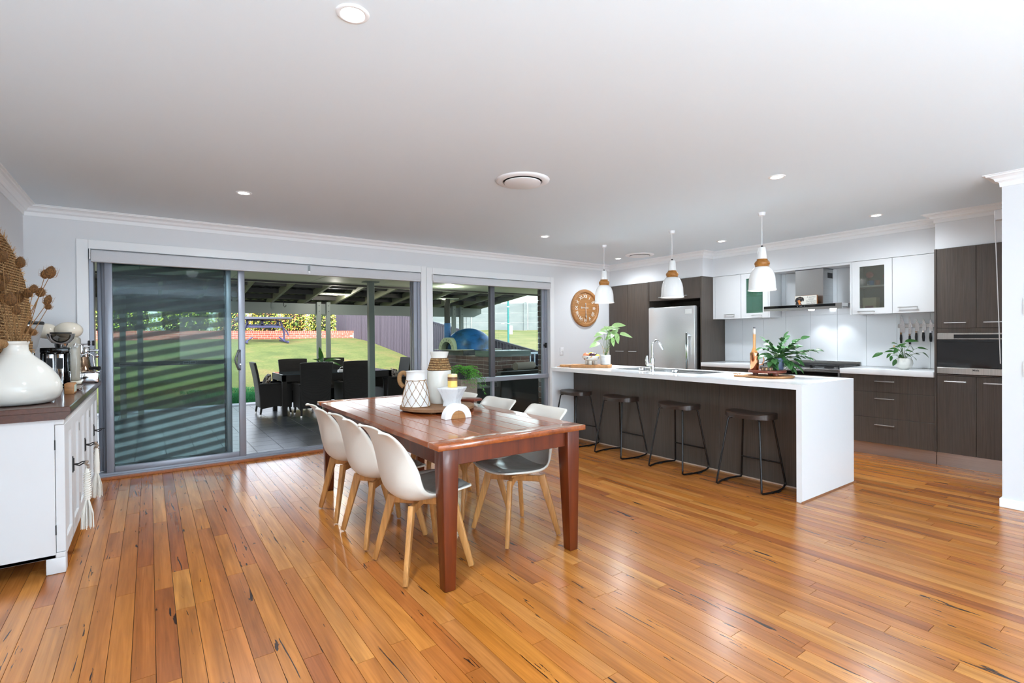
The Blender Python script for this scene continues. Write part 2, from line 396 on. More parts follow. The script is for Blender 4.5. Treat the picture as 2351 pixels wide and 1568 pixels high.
struct(MB().box(-1.1, 5.4, -6.6, -6.3, -.1, CZ), 'wall_front', M_['wall'], 'white wall behind the camera')
# bulkheads over the cabinets
CT = 2.155
struct(MB().box(6.42, XC, 4.33, YW, CT+.003, CZ), 'wall_bulkhead', M_['wall'], 'white bulkhead over the fridge cabinets')
struct(MB().box(XO+.002, XC, 1.70, 4.33, CT+.003, CZ), 'wall_bulkhead', M_['wall'], 'white bulkhead over the overhead cupboards')
struct(MB().box(6.42, XC, .80, 1.70, CT+.003, CZ), 'wall_bulkhead', M_['wall'], 'white bulkhead over the oven tower')
# cornice swept along the walls
def sweep(path, prof, closed=False):
    n = len(path); G = []
    for i in range(n):
        p = Vector(path[i]); dn = []
        if i > 0: dn.append((p-Vector(path[i-1])).normalized())
        if i < n-1: dn.append((Vector(path[i+1])-p).normalized())
        ns = [Vector((-t.y, t.x)) for t in dn]
        if len(ns) == 2:
            b = (ns[0]+ns[1]); b = b/ (1+ns[0].dot(ns[1]))
        else: b = ns[0]
        G.append([(p.x+b.x*u, p.y+b.y*u, z) for u, z in prof])
    return G
cp = [(0, CZ-.092), (.010, CZ-.092), (.012, CZ-.060), (.022, CZ-.052), (.030, CZ-.050), (.040, CZ-.030), (.058, CZ-.018), (.075, CZ-.015), (.078, CZ-.006), (.092, CZ-.005), (.094, CZ+.002), (0, CZ+.002)]
path = [(XN, -6.3), (XN, YN), (XN+.13, YN), (XN+.13, .80), (6.42, .80), (6.42, 1.70), (XO+.002, 1.70), (XO+.002, 4.33), (6.42, 4.33), (6.42, YW), (XL, YW), (XL, -6.3)]
m = MB().grid(sweep(path, cp)); struct(m, 'trim_1', M_['trim'], 'white stepped cornice around the ceiling')
# architraves
def arch(name, x0, x1, z1, z0, label):
    w = .085; m = MB()
    m.box(x0-w, x0, YW-.018, YW, z0, z1+w).box(x1, x1+w*(.9), YW-.018, YW, z0, z1+w).box(x0, x1, YW-.018, YW, z1, z1+w)
    struct(m, name, M_['trim'], label, .003)
arch('trim_2', DOOR[0], DOOR[1], DOOR[2], 0, 'white architrave around the sliding door')
arch('trim_3', WIN[0]+.02, WIN[1], WIN[3], 0, 'white architrave around the kitchen window')
struct(MB().box(XN-.014, XN, -6.2, YN+.014, 0, .068).box(XN, XN+.144, YN, YN+.014, 0, .068), 'baseboard_right', M_['trim'], 'low white skirting on the wall end', .004)
struct(MB().box(DOOR[0]-.44, DOOR[0]-.09, YW-.014, YW, 0, .08).box(WIN[1]+.08, 6.38, YW-.014, YW, 0, .08), 'baseboard_back', M_['trim'], 'low white skirting on the window wall', .003)
struct(MB().box(XL, XL+.014, -6.2, YW, 0, .08), 'baseboard_left', M_['trim'], 'low white skirting on the left wall', .003)
struct(MB().box(DOOR[0]-.03, DOOR[1]+.05, YW-.045, YW+.01, 0, .022), 'trim_4', wood('sill_timber', [(186, 112, 56), (166, 92, 44)], .4, rnd=False), 'timber sill strip below the sliding door', .003)
# ---------- sliding door
SCR = bpy.data.materials.new('insect_mesh'); SCR.use_nodes = True
nt = SCR.node_tree; nt.nodes.clear()
tc = N(SCR, 'TexCoord'); mp = N(SCR, 'Mapping'); mp.inputs['Scale'].default_value = (.45, 1, 1); mp.inputs['Rotation'].default_value = (0, radians(24), 0); L(SCR, tc.outputs['Object'], mp.inputs['Vector'])
wv = N(SCR, 'TexWave', bands_direction='Z'); wv.inputs['Scale'].default_value = 3.6; wv.inputs['Distortion'].default_value = 5.5; wv.inputs['Detail'].default_value = .6; wv.inputs['Detail Scale'].default_value = .28  # moire bands, an optical effect, put into the screen's opacity
L(SCR, mp.outputs[0], wv.inputs['Vector'])
r_ = ramp(SCR, wv.outputs['Fac'], [(.2, (.14, .14, .14)), (.8, (.62, .62, .62))])
tr = N(SCR, 'BsdfTransparent'); df = N(SCR, 'BsdfDiffuse'); df.inputs[0].default_value = (.03, .035, .04, 1); mx = N(SCR, 'MixShader'); ou = N(SCR, 'OutputMaterial')
L(SCR, r_, mx.inputs[0]); L(SCR, tr.outputs[0], mx.inputs[1]); L(SCR, df.outputs[0], mx.inputs[2]); L(SCR, mx.outputs[0], ou.inputs[0])
d = setting('door_1', 'grey aluminium three-panel sliding glass door, slid open to the left', (1.2, 6.2, 0))
a, b, h = DOOR
m = MB().box(a, b, YW+.012, YW+.20, .0, .034).box(a, b, YW+.03, YW+.04, .034, .052).box(a, b, YW+.075, YW+.085, .034, .052).box(a, b, YW+.12, YW+.13, .034, .052)
m.build('sill_track', M_['alu'], d, bevel=.002)
m = MB().box(a, a+.035, YW+.02, YW+.2, .03, h).box(b-.035, b, YW+.02, YW+.2, .03, h).box(a, b, YW+.02, YW+.2, h-.05, h)
for k in range(3): m.box(b-.085+.0, b-.035, YW+.035+k*.05, YW+.06+k*.05, .03, h-.05)
m.build('door_frame', M_['alu'], d, bevel=.003)
def panel(name, x0, x1, y, sl, sr, g='glassd', round_=False):
    f = MB()
    f.box(x0, x0+sl, y-.018, y+.018, .05, h-.05).box(x1-sr, x1, y-.018, y+.018, .05, h-.05).box(x0+sl, x1-sr, y-.018, y+.018, .05, .105).box(x0+sl, x1-sr, y-.018, y+.018, h-.115, h-.05)
    fo = f.build(name, M_['alu'], d, bevel=.006, seg=2)
    MB().box(x0+sl, x1-sr, y-.003, y+.003, .10, h-.11).build('pane', M_[g], fo)
    return fo
panel('fixed_panel', -.405, .70, YW+.165, .045, .045, 'glassd')
panel('middle_panel', -.37, .72, YW+.115, .05, .05, 'glassd')
p3 = panel('sliding_panel', -.345, .845, YW+.055, .062, .065, 'glassd')
B('safety_strip', P('strip_dark', (40, 44, 46), .5), p3, (-.283, .66, YW+.106, YW+.108, 1.055, 1.098))
m = MB(); x = -.24
for w_, g_ in ((.17, .06), (.03, .07), (.16, .03), (.05, .01), (.05, .01), (.07, .02), (.04, .01), (.06, .02), (.03, .01), (.05, .02), (.05, .01)):
    for q in ((x, x+w_, 1.088, 1.091), (x, x+w_, 1.064, 1.067), (x, x+.002, 1.064, 1.091), (x+w_-.002, x+w_, 1.064, 1.091)): m.box(q[0], q[1], YW+.1035, YW+.1055, q[2], q[3])
    x += w_+g_
m.build('strip_outline', P('strip_pale', (150, 158, 160), .5), p3)
B('insect_screen', SCR, d, (-.30, .66, YW+.0895, YW+.0905, .08, h-.08))
m = MB().box(.765, .80, YW+.022, YW+.037, .98, 1.20); hd = m.build('lock_plate', M_['alud'], d, bevel=.004)
m = MB().tube([(.79, YW+.02, .985), (.765, YW-.005, 1.01), (.745, YW-.022, 1.06), (.74, YW-.026, 1.09), (.745, YW-.022, 1.12), (.765, YW-.005, 1.17), (.79, YW+.02, 1.195)], .010, 8); m.build('door_handle', M_['alud'], d, smooth=40)
MB().cyl((.792, YW+.03, 1.045), (.792, YW+.012, 1.045), .008, 12).build('key_lock', M_['chrome'], d)
# ---------- window
w = setting('window_1', 'grey aluminium window with two upper and two lower panes', (4.1, 6.2, .1))
x0, x1, z0, z1 = WIN
m = MB().box(x0, x0+.03, YW+.05, YW+.16, z0, z1).box(x1-.05, x1, YW+.05, YW+.16, z0, z1).box(x0, x1, YW+.05, YW+.16, z1-.05, z1).box(x0, x1, YW+.05, YW+.16, z0, z0+.05)
m.build('window_frame', M_['alu'], w, bevel=.004)
B('transom', M_['alu'], w, (x0+.03, x1-.0, YW+.03, YW+.15, .672, .735), .006)
B('upper_mullion', M_['alud'], w, (4.025, 4.10, YW+.055, YW+.125, .735, z1-.05), .006, 2)
B('lower_mullion', M_['alu'], w, (4.045, 4.085, YW+.055, YW+.12, z0+.05, .672), .004)
B('sash_stile', M_['alu'], w, (x1-.10, x1-.05, YW+.06, YW+.10, .735, z1-.05), .004)
for X0, X1, Z0, Z1 in ((x0+.03, 4.03, .735, z1-.05), (4.09, x1-.05, .735, z1-.05), (x0+.03, 4.05, z0+.05, .675), (4.08, x1-.05, z0+.05, .675)):
    B('pane', M_['glass'], w, (X0, X1, YW+.098, YW+.102, Z0, Z1))
MB().box(x1-.055, x1-.035, YW+.02, YW+.06, 1.14, 1.22).box(x1-.085, x1-.055, YW+.035, YW+.05, 1.165, 1.195).build('window_latch', M_['matblack'], w, bevel=.003)
# house brick outside face next to the window
m = MB(); rb = random.Random(5)
for k in range(29):
    m.cr = rb.random(); m.box(WIN[1]-.012, WIN[1]+.22, YW+.175, YW+.285, -.08+k*.086, -.08+k*.086+.074)
bw = setting('wall_exterior', 'brown brick outer face of the house beside the window', (5.2, 6.4, 0))
o = m.build('brick', M_['brickb'], bw); o['kind'] = 'stuff'
B('mortar', M_['mortar'], bw, (WIN[1]-.004, WIN[1]+.21, YW+.171, YW+.28, -.08, 2.3))
B('render', M_['soffit'], bw, (-8, 5.08, YW+.27, YW+.29, 2.17, 2.3)); 
# ================================================ ROLLER BLINDS
def blind(x0, x1, z0, z1, label):
    t = thing('roller_blind', label, 'blind', ((x0+x1)/2, YW-.01, z0))
    G = []
    for i in range(9):
        a_ = -pi/2+pi*i/8*.0
    r = (z1-z0)/2; pr = [(YW+.03, z1), (YW-.02, z1), (YW-.04, z1-.012), (YW-.046, (z0+z1)/2), (YW-.044, z0+.02), (YW-.036, z0+.002), (YW-.02, z0), (YW+.02, z0)]
    MB().prism(pr, x0+.012, x1-.012, 'x').build('rolled_fabric', M_['blind'], t, smooth=35)
    MB().cyl((x0+.02, YW-.036, z0+.006), (x1-.02, YW-.036, z0+.006), .008, 10).build('bottom_rail', M_['blind'], t, smooth=40)
    for X in (x0+.004, x1-.004): B('bracket', M_['sw'], t, (X-.005, X+.005, YW-.045, YW+.01, z0+.02, z1+.004), .002)
    return t
blind(DOOR[0]+.01, DOOR[1]-.005, 2.045, 2.158, 'long pale grey roller blind rolled up over the sliding door')
blind(WIN[0]+.01, WIN[1]+.0, 2.045, 2.148, 'shorter pale grey roller blind rolled up over the kitchen window')
t = thing('ceiling_sensor', 'small clear plastic clip hanging from the blind above the open doorway', 'clip', (1.50, YW-.06, 2.1))
MB().box(1.478, 1.502, YW-.062, YW-.052, 2.085, 2.15).build('clip_body', M_['clear'], t); MB().box(1.480, 1.504, YW-.064, YW-.053, 2.055, 2.085).build('clip_tab', M_['sw'], t, bevel=.003)
t.name = 'blind_clip'
# ================================================ CEILING FITTINGS
DL = emis('downlight_glow', (255, 252, 246), 14)
dls = [(.62, 1.864, 'brightest and nearest downlight, at the top edge of the photo'), (.64, 4.66, 'downlight in front of the sliding door, left side of the ceiling'), (3.85, 4.72, 'downlight between the round vent and the clock pendant'),
       (3.87, 1.975, 'large downlight to the right of the round ceiling vent'), (5.96, 2.05, 'downlight in front of the oven tower'), (5.93, 3.73, 'downlight above the kitchen aisle between two pendants'), (5.90, 5.45, 'small downlight beside the far ceiling vent')]
first = None
for i, (x, y, lb) in enumerate(dls):
    if first is None:
        t = thing('downlight', lb, 'downlight', (0, 0, 0), 'recessed ceiling downlights')
        MB().lathe([(.040, CZ-.001), (.044, CZ-.006), (.056, CZ-.005), (.060, CZ-.0005)], (0, 0, 0), 32, cap=False).build('trim_ring', M_['trim'], t, smooth=60)
        MB().lathe([(.0001, CZ-.007), (.03, CZ-.006), (.0425, CZ-.002)], (0, 0, 0), 24, cap=False).build('diffuser', DL, t, smooth=60)
        first = t; t.location = (x, y, 0)
    else: dup(first, (x, y, 0), label=lb, group='recessed ceiling downlights')
    light('downlight_lamp', 'SPOT', (x, y, CZ-.03), (56 if x > 3 else 120), (.86, .94, 1), aim((0, 0, -1)), spot_size=radians(174), spot_blend=1.0, shadow_soft_size=.09)
def vent(x, y, r, lb):
    t = thing('ceiling_vent', lb, 'vent', (x, y, CZ), 'round ceiling air vents')
    MB().lathe([(r*.72, CZ-.001), (r*.74, CZ-.014), (r*.9, CZ-.016), (r, CZ-.006), (r*1.01, CZ+.0)], (x, y, 0), 48, cap=False).build('outer_ring', M_['trim'], t, smooth=50)
    MB().lathe([(.0001, CZ-.030), (r*.6, CZ-.030), (r*.68, CZ-.024), (r*.68, CZ-.018), (.0001, CZ-.018)], (x, y, 0), 48, cap=False).build('centre_disc', M_['trim'], t, smooth=50)
    MB().lathe([(.0001, CZ-.002), (r*.73, CZ-.002)], (x, y, 0), 32, cap=False).build('duct_opening', M_['darkin'], t)
vent(2.33, 3.12, .205, 'round white air vent in the middle of the ceiling')
vent(5.90, 5.03, .205, 'round white air vent in the ceiling above the kitchen sink end')
# pendants
bulb = emis('bulb_glow', (255, 250, 240), 6)
enamel = P('white_enamel', (244, 244, 243), .1)
t = thing('pendant_lamp', 'white dome pendant with wood collar nearest the clock', 'pendant lamp', (0, 0, 0), 'pendants over the island')
MB().lathe([(.034, CZ), (.034, CZ-.012), (.028, CZ-.030), (.01, CZ-.036), (.0001, CZ-.036)], n=24).build('ceiling_rose', M_['sw'], t, smooth=50)
MB().cyl((0, 0, CZ-.03), (0, 0, 2.185), .0028, 8).build('cord', M_['sw'], t)
MB().sphere((0, 0, 2.182), .011, 10, 8, (1, 1, .8)).build('cord_grip', M_['black'], t, smooth=60)
MB().lathe([(.0001, 2.172), (.031, 2.172), (.034, 2.168), (.044, 2.055), (.0001, 2.055)], n=28, cap=False).build('neck', enamel, t, smooth=40)
MB().lathe([(.0001, 2.056), (.048, 2.056), (.050, 2.050), (.046, 2.045), (.062, 2.034), (.069, 2.020), (.069, 2.008), (.062, 1.994), (.064, 1.988), (.060, 1.981), (.0001, 1.981)], n=28, cap=False).build('wooden_collar', M_['pendw'], t, smooth=35)
MB().lathe([(.058, 1.982), (.070, 1.975), (.092, 1.950), (.110, 1.905), (.119, 1.86), (.122, 1.80), (.124, 1.768), (.1265, 1.762), (.130, 1.757), (.130, 1.750), (.124, 1.750), (.121, 1.765), (.118, 1.80), (.115, 1.86), (.106, 1.905), (.088, 1.945), (.060, 1.972), (.0001, 1.972)], n=40, cap=False).build('shade', enamel, t, smooth=50)
MB().sphere((0, 0, 1.82), .045, 14, 10).build('bulb', bulb, t, smooth=60)
dup(t, (4.87, 3.68, 0), label='middle white dome pendant with wood collar, in front of the fridge'); dup(t, (4.885, 2.64, 0), label='white dome pendant with wood collar nearest the range hood')
t.location = (4.872, 4.75, 0)
for x, y in ((4.872, 4.75), (4.87, 3.68), (4.885, 2.64)): light('pendant_lamp_light', 'SPOT', (x, y, 1.77), 70, (.84, .93, 1), aim((0, 0, -1)), spot_size=radians(115), spot_blend=.7, shadow_soft_size=.04)
# ================================================ KITCHEN
BT, BB_ = .935, .878
def handle(parent, a, b, out=(-1, 0, 0), r=.006, h=.028, mat='satin', z_off=0):   # bar handle between a and b, standing off along out
    a = Vector(a); b = Vector(b); o_ = Vector(out)*h
    m = MB().beam(a+o_, b+o_, .012, .010)
    e = (b-a).normalized()*.012
    m.beam(a+e, a+e+o_, .010, .010).beam(b-e, b-e+o_, .010, .010)
    return m.build('handle', M_[mat], parent, bevel=.0015)
# ---- fridge surround
t = thing('pantry_cabinet', 'tall dark timber-look pantry and fridge surround in the kitchen corner', 'cabinet', (6.7, 5.2, 0))
F = XF; Y0, Y1 = 4.329, 6.12
pan = [(5.71, 6.115), (5.275, 5.707)]
m = MB().box(F+.02, XC-.003, 5.272, Y1, .14, CT).box(F, XC-.003, Y0, Y0+.024, 0, CT).box(F+.02, XC-.003, Y0+.024, 5.272, 1.85, CT).box(XC-.03, XC-.003, Y0+.024, 5.272, 0, 1.85).box(F, XC-.003, 5.262, 5.284, .0, CT)
m.build('carcass', M_['dark'], t)
for i, (a, b) in enumerate(pan):
    dr = B('door', M_['dark'], t, (F, F+.020, a+.0015, b-.0015, .14, CT-.003), .001)
    if i == 0: handle(dr, (F, 5.785, 1.062), (F, 5.950, 1.062))
    else: handle(dr, (F, 5.500, 1.062), (F, 5.670, 1.062))
for a, b in ((4.355, 4.80), (4.803, 5.258)):
    dr = B('door', M_['dark'], t, (F, F+.020, a, b, 1.852, CT-.003), .001)
    if a < 4.5: handle(dr, (F, 4.56, 1.90), (F, 4.74, 1.90))
    else: handle(dr, (F, 4.87, 1.90), (F, 5.06, 1.90))
B('toe_kick', M_['kick'], t, (F+.05, F+.06, 5.28, Y1, 0, .138))
# ---- fridge
t = thing('fridge', 'stainless steel fridge standing in the dark surround', 'fridge', (6.7, 4.8, 0))
B('body', P('fridge_side', (70, 66, 64), .4, .4), t, (F+.03, XC-.05, 4.43, 5.245, .02, 1.735), .004)
fs = PN('fridge_steel', (214, 216, 216), (222, 223, 223), .24, (2, 200, 200), metal=.55)
B('upper_door', fs, t, (F-.035, F+.025, 4.425, 5.25, .62, 1.745), .010, 3)
B('freezer_drawer', fs, t, (F-.035, F+.025, 4.425, 5.25, .06, .61), .010, 3)
B('hinge_cover', M_['alud'], t, (F-.02, F+.02, 5.16, 5.24, 1.745, 1.757), .003)
m = MB().box(F-.088, F-.070, 4.50, 4.545, .70, 1.36).box(F-.075, F-.033, 4.505, 4.54, .72, .76).box(F-.075, F-.033, 4.505, 4.54, 1.30, 1.34); m.build('door_handle', M_['chrome'], t, bevel=.008, seg=3)
m = MB().box(F-.088, F-.070, 4.55, 5.12, .50, .54).box(F-.075, F-.033, 4.58, 4.62, .505, .535).box(F-.075, F-.033, 5.05, 5.09, .505, .535); m.build('drawer_handle', M_['chrome'], t, bevel=.006, seg=2)
B('energy_label', P('label_grey', (212, 214, 212), .5), t, (F-.0362, F-.035, 4.47, 4.58, 1.63, 1.70))
# ---- overhead cupboards
def glassdoor(parent, a, b, z0, z1, ga, gb, gz0, gz1, pane):
    m = MB().box(XO, XO+.02, a, ga, z0, z1).box(XO, XO+.02, gb, b, z0, z1).box(XO, XO+.02, ga, gb, z0, gz0).box(XO, XO+.02, ga, gb, gz1, z1)
    dr = m.build('door', M_['white'], parent)
    B('glass_pane', pane, dr, (XO+.010, XO+.013, ga-.003, gb+.003, gz0-.003, gz1+.003)); return dr
def carc(parent, a, b, z0, z1, mid=None):
    x = XO+.021; m = MB().box(x, XC-.003, a, a+.016, z0, z1).box(x, XC-.003, b-.016, b, z0, z1).box(x, XC-.003, a, b, z0, z0+.016).box(x, XC-.003, a, b, z1-.016, z1).box(XC-.02, XC-.003, a, b, z0, z1)
    if mid: m.box(x, XC-.003, mid-.008, mid+.008, z0, z1)
    return m.build('carcass', M_['white'], parent)
OB = 1.545
gg = frost('green_pane', (92, 138, 120), (196, 226, 212), .42); gs = frost('grey_pane', (124, 126, 118), (225, 226, 222), .26)
t = thing('wall_cupboard', 'white overhead cupboard with a greenish glass door, left of the range hood', 'cupboard', (6.8, 3.9, OB))
carc(t, 3.520, 4.326, OB, CT, 3.90)
dr = B('door', M_['white'], t, (XO, XO+.02, 3.903, 4.290, OB, CT-.002), .001); handle(dr, (XO, 3.985, 1.604), (XO, 4.135, 1.604))
B('end_filler', M_['white'], t, (XO, XO+.02, 4.293, 4.326, OB, CT-.002))
dr = glassdoor(t, 3.522, 3.897, OB+.0, CT-.002, 3.593, 3.824, 1.614, 2.085, gg); handle(dr, (XO, 3.60, 1.582), (XO, 3.74, 1.582))
B('shelf', M_['white'], t, (XO+.03, XC-.02, 3.535, 3.89, 1.852, 1.868))
grn = [(46, 128, 120), (60, 150, 160), (40, 110, 120), (70, 160, 140)]
for i in range(4):
    q = thing('drinking_glass', ['teal tumbler furthest left behind the greenish glass door', 'second teal tumbler from the left behind the greenish glass', 'third teal tumbler from the left behind the greenish glass', 'teal tumbler furthest right behind the greenish glass door'][3-i], 'glass', (XO+.12, 3.63+i*.06, 1.8685), 'teal tumblers in the left cupboard')
    MB().lathe([(.018, 0), (.022, .002), (.027, .11), (.025, .11), (.021, .006), (.0001, .006)], (XO+.12, 3.63+i*.06, 1.8685), 16, cap=True).build('tumbler', P('teal_glass', grn[i], .15), q, smooth=40)
t = thing('wall_cupboard', 'white overhead cupboard with a grey glass door, right of the range hood', 'cupboard', (6.8, 2.1, OB))
carc(t, 1.712, 2.535, OB, CT, 2.14)
dr = B('door', M_['white'], t, (XO, XO+.02, 1.714, 2.139, OB, CT-.002), .001); handle(dr, (XO, 1.905, 1.604), (XO, 2.082, 1.604))
dr = glassdoor(t, 2.143, 2.533, OB, CT-.002, 2.215, 2.458, 1.612, 2.088, gs); handle(dr, (XO, 2.300, 1.574), (XO, 2.468, 1.574))
B('shelf', M_['white'], t, (XO+.03, XC-.02, 2.150, 2.525, 1.853, 1.869))
B('interior_lining', P('grey_lining', (120, 122, 116), .7), t, (XC-.024, XC-.0205, 2.16, 2.52, OB+.02, CT-.02))
def small(name, label, cat, y, z, col, kind, s=1., x=XO+.14, group=None):
    q = thing(name, label, cat, (x, y, z), group); mt = P(name+'_colour', col, .35)
    if kind == 'mug': MB().lathe([(.024*s, 0), (.028*s, .003), (.032*s, .07*s), (.028*s, .07*s), (.024*s, .006), (.0001, .006)], (x, y, z), 18).build('cup_body', mt, q, smooth=40); MB().tube([(x, y+.030*s, z+.06*s), (x, y+.048*s, z+.055*s), (x, y+.050*s, z+.03*s), (x, y+.028*s, z+.018*s)], .004, 6).build('cup_handle', mt, q, smooth=40)
    elif kind == 'jar': MB().lathe([(.03*s, 0), (.034*s, .004), (.034*s, .075*s), (.026*s, .085*s), (.0001, .085*s)], (x, y, z), 18).build('jar_body', mt, q, smooth=40); MB().lathe([(.028*s, .085*s), (.029*s, .087*s), (.029*s, .10*s), (.0001, .102*s)], (x, y, z), 18, cap=False).build('lid', P(name+'_lid', tuple(int(c*.7) for c in col), .4), q, smooth=40)
    elif kind == 'fig': MB().lathe([(.022*s, 0), (.024*s, .004), (.013*s, .05*s), (.016*s, .07*s), (.0001, .08*s)], (x, y, z), 14).build('figure_base', mt, q, smooth=40); MB().sphere((x, y, z+.105*s), .030*s, 14, 10, (1, 1, 1)).build('flower_head', P(name+'_top', (196, 40, 42), .4), q, smooth=60)
    return q
small('ornament', 'red-topped ornament on the upper shelf behind the grey glass door, left side', 'ornament', 2.405, 1.870, (70, 60, 52), 'fig', 1.25)
small('ornament', 'smaller red-topped ornament on the upper shelf behind the grey glass door, right side', 'ornament', 2.245, 1.870, (54, 130, 60), 'fig', .95)
small('mug', 'blue mug on the upper shelf behind the grey glass door', 'mug', 2.36, 1.870, (36, 104, 176), 'mug', .8, XO+.07)
small('mug', 'reddish mug on the upper shelf behind the grey glass door', 'mug', 2.30, 1.870, (170, 92, 80), 'mug', .8, XO+.07)
q = thing('carton', 'cream carton with dark red print behind the grey glass door', 'carton', (XO+.12, 2.38, 1.562))
MB().taper(XO+.07, XO+.17, 2.32, 2.45, 1.5615, 1.735, -.006).build('carton_body', P('cream_card', (214, 206, 170), .6), q, bevel=.003)
B('carton_print', P('dark_red_print', (140, 40, 70), .6), q, (XO+.0665, XO+.0675, 2.345, 2.425, 1.61, 1.64))
small('storage_jar', 'dark red round jar in the lower left corner behind the grey glass door', 'jar', 2.475, 1.562, (126, 30, 58), 'jar', .9, XO+.08)
small('storage_jar', 'pale cream jar low on the right behind the grey glass door', 'jar', 2.245, 1.562, (206, 198, 164), 'jar', .7, XO+.08)
# ---- alcove round the hood
t = thing('hood_alcove', 'open white alcove framing the range hood', 'cupboard', (6.8, 3.03, OB))
m = MB().box(XO, XC-.003, 3.496, 3.519, OB, CT).box(XO, XC-.003, 2.536, 2.556, OB, CT).box(XO, XC-.003, 2.556, 3.496, 2.129, CT); m.build('alcove_frame', M_['white'], t)
# splashback panels
sp = setting('wall_splashback', 'pale glossy splashback panels behind the benches', (XC, 3, 1.2))
ys = [1.705, 1.885, 2.19, 2.495, 2.81, 3.125, 3.437, 3.74, 4.05, 4.327]
for a, b in zip(ys[:-1], ys[1:]):
    B('panel', M_['splash'], sp, (XC-.010, XC-.0005, a+.0012, b-.0012, BT+.001, 1.562), .0012)
    if a > 2.4 and b < 3.9: B('panel', M_['splash'], sp, (XC-.010, XC-.0005, max(a, 2.56)+.0012, min(b, 3.494)-.0012, 1.564, 2.125), .0012)
# power outlet + range hood
t = thing('power_outlet', 'white double power outlet on the splashback behind the bottle', 'outlet', (XC-.012, 3.78, 1.10))
B('face_plate', M_['sw'], t, (XC-.018, XC-.0102, 3.735, 3.85, 1.05, 1.122), .003); B('switch_pair', M_['trim'], t, (XC-.021, XC-.018, 3.76, 3.825, 1.095, 1.108), .001)
t = thing('range_hood', 'stainless steel canopy range hood with a square chimney', 'range hood', (6.7, 3.0, 1.62))
hx = 6.46
MB().box(6.683, XC-.011, 2.854, 3.182, 1.682, 2.127).build('chimney', M_['steel'], t, bevel=.002)
B('chimney_collar', M_['alud'], t, (6.680, XC-.011, 2.851, 3.185, 2.119, 2.1285))
B('side_grille', M_['matblack'], t, (6.80, 6.93, 2.8525, 2.8545, 2.01, 2.075))
m = MB().box(hx+.012, XC-.011, 2.561, 3.472, 1.642, 1.680); m.build('canopy', M_['steel'], t, bevel=.002)
MB().box(hx, hx+.012, 2.561, 3.472, 1.617, 1.680).build('front_edge', M_['steel'], t, bevel=.001)
B('control_strip', M_['black'], t, (hx-.003, hx, 2.63, 3.470, 1.646, 1.676), .001)
B('side_edge', M_['black'], t, (6.63, 6.645, 2.558, 2.561, 1.625, 1.680))
B('filter_panel', M_['steel'], t, (hx+.03, XC-.04, 2.60, 3.43, 1.630, 1.642), .002)
for y in (2.735, 2.98):
    MB().lathe([(.0001, 1.612), (.030, 1.613), (.034, 1.618), (.034, 1.6295)], (6.66, y, 0), 24, cap=False).build('hood_lamp', emis('hood_lamp_glow', (235, 245, 255), 30), t, smooth=50)
    light('hood_lamp_light', 'SPOT', (6.76, y, 1.605), 6, (.88, .95, 1), aim((.24, 0, -1)), spot_size=radians(78), spot_blend=1.0, shadow_soft_size=.02)
for i, yy in enumerate((3.02, 3.00, 3.05, 2.97)): B('indicator_mark', M_['sw'], t, (hx-.0036, hx-.003, yy-.003, yy+.003, 1.658, 1.662))
# text helper
def text(s, size, parent, mat, M, name='lettering', ext=.0006, align='CENTER', bold=0.):
    c = bpy.data.curves.new(name, 'FONT'); c.body = s; c.size = size; c.extrude = ext; c.align_x = align; c.align_y = 'CENTER'; c.offset = bold; c.resolution_u = 3
    o = bpy.data.objects.new('tmp', c); COL.objects.link(o)
    dg = bpy.context.evaluated_depsgraph_get(); dg.update()
    me = bpy.data.meshes.new_from_object(o.evaluated_get(dg)); me.transform(M)
    off = OFF.get(parent.name, Vector((0, 0, 0))); me.transform(Matrix.Translation(-off)); me.materials.clear(); me.materials.append(mat)
    bpy.data.objects.remove(o); n = bpy.data.objects.new(name, me); COL.objects.link(n); n.parent = parent; return n
def faceX(loc, rot=0):      # plane facing -X : text right = -Y, up = +Z
    return Matrix.Translation(loc) @ Matrix(((0, 0, -1, 0), (-1, 0, 0, 0), (0, 1, 0, 0), (0, 0, 0, 1))) @ Matrix.Rotation(rot, 4, 'Z')
def faceY(loc, rot=0):      # plane facing -Y : text right = +X
    return Matrix.Translation(loc) @ Matrix(((1, 0, 0, 0), (0, 0, -1, 0), (0, 1, 0, 0), (0, 0, 0, 1))) @ Matrix.Rotation(rot, 4, 'Z')
# dog sign on the hood
sx = 6.60
t = thing('dog_sign', 'small wooden sign with a black and tan dog, standing on the range hood', 'sign', (sx, 3.02, 1.681))
B('board', P('sign_wood', (150, 96, 44), .5), t, (sx, sx+.018, 2.888, 3.150, 1.6805, 1.798), .001)
B('face', P('sign_paper', (226, 222, 212), .6), t, (sx-.0012, sx, 2.893, 3.147, 1.6815, 1.795))
def flat(pts, col, layer, name):   # pts in (right, up) mm from the left-bottom corner of the sign
    y0, z0 = 3.147, 1.682
    MB().prism([(y0-p[0]*.001, z0+p[1]*.001) for p in pts], sx-.0012-.0004*layer, sx-.0013-.0004*layer-.0003, 'x').build(name, P('sign_'+name, col, .6), t)
flat([(5, 0), (8, 30), (20, 52), (40, 48), (60, 40), (70, 20), (84, 6), (86, 0)], (28, 26, 28), 1, 'dog_neck')
flat([(28, 55), (24, 74), (30, 92), (46, 103), (64, 105), (80, 98), (88, 84), (88, 66), (82, 48), (70, 34), (54, 30), (40, 38)], (32, 30, 32), 2, 'dog_head')
flat([(4, 40), (2, 58), (8, 78), (20, 94), (34, 98), (40, 88), (32, 70), (28, 50), (16, 34)], (20, 19, 21), 3, 'dog_ear')
flat([(78, 98), (92, 96), (104, 84), (108, 66), (104, 48), (94, 42), (88, 56), (86, 74), (78, 86)], (20, 19, 21), 3, 'dog_ear')
flat([(44, 22), (36, 44), (30, 56), (44, 62), (56, 66), (66, 58), (70, 40), (62, 24), (52, 16)], (206, 124, 56), 4, 'dog_muzzle')
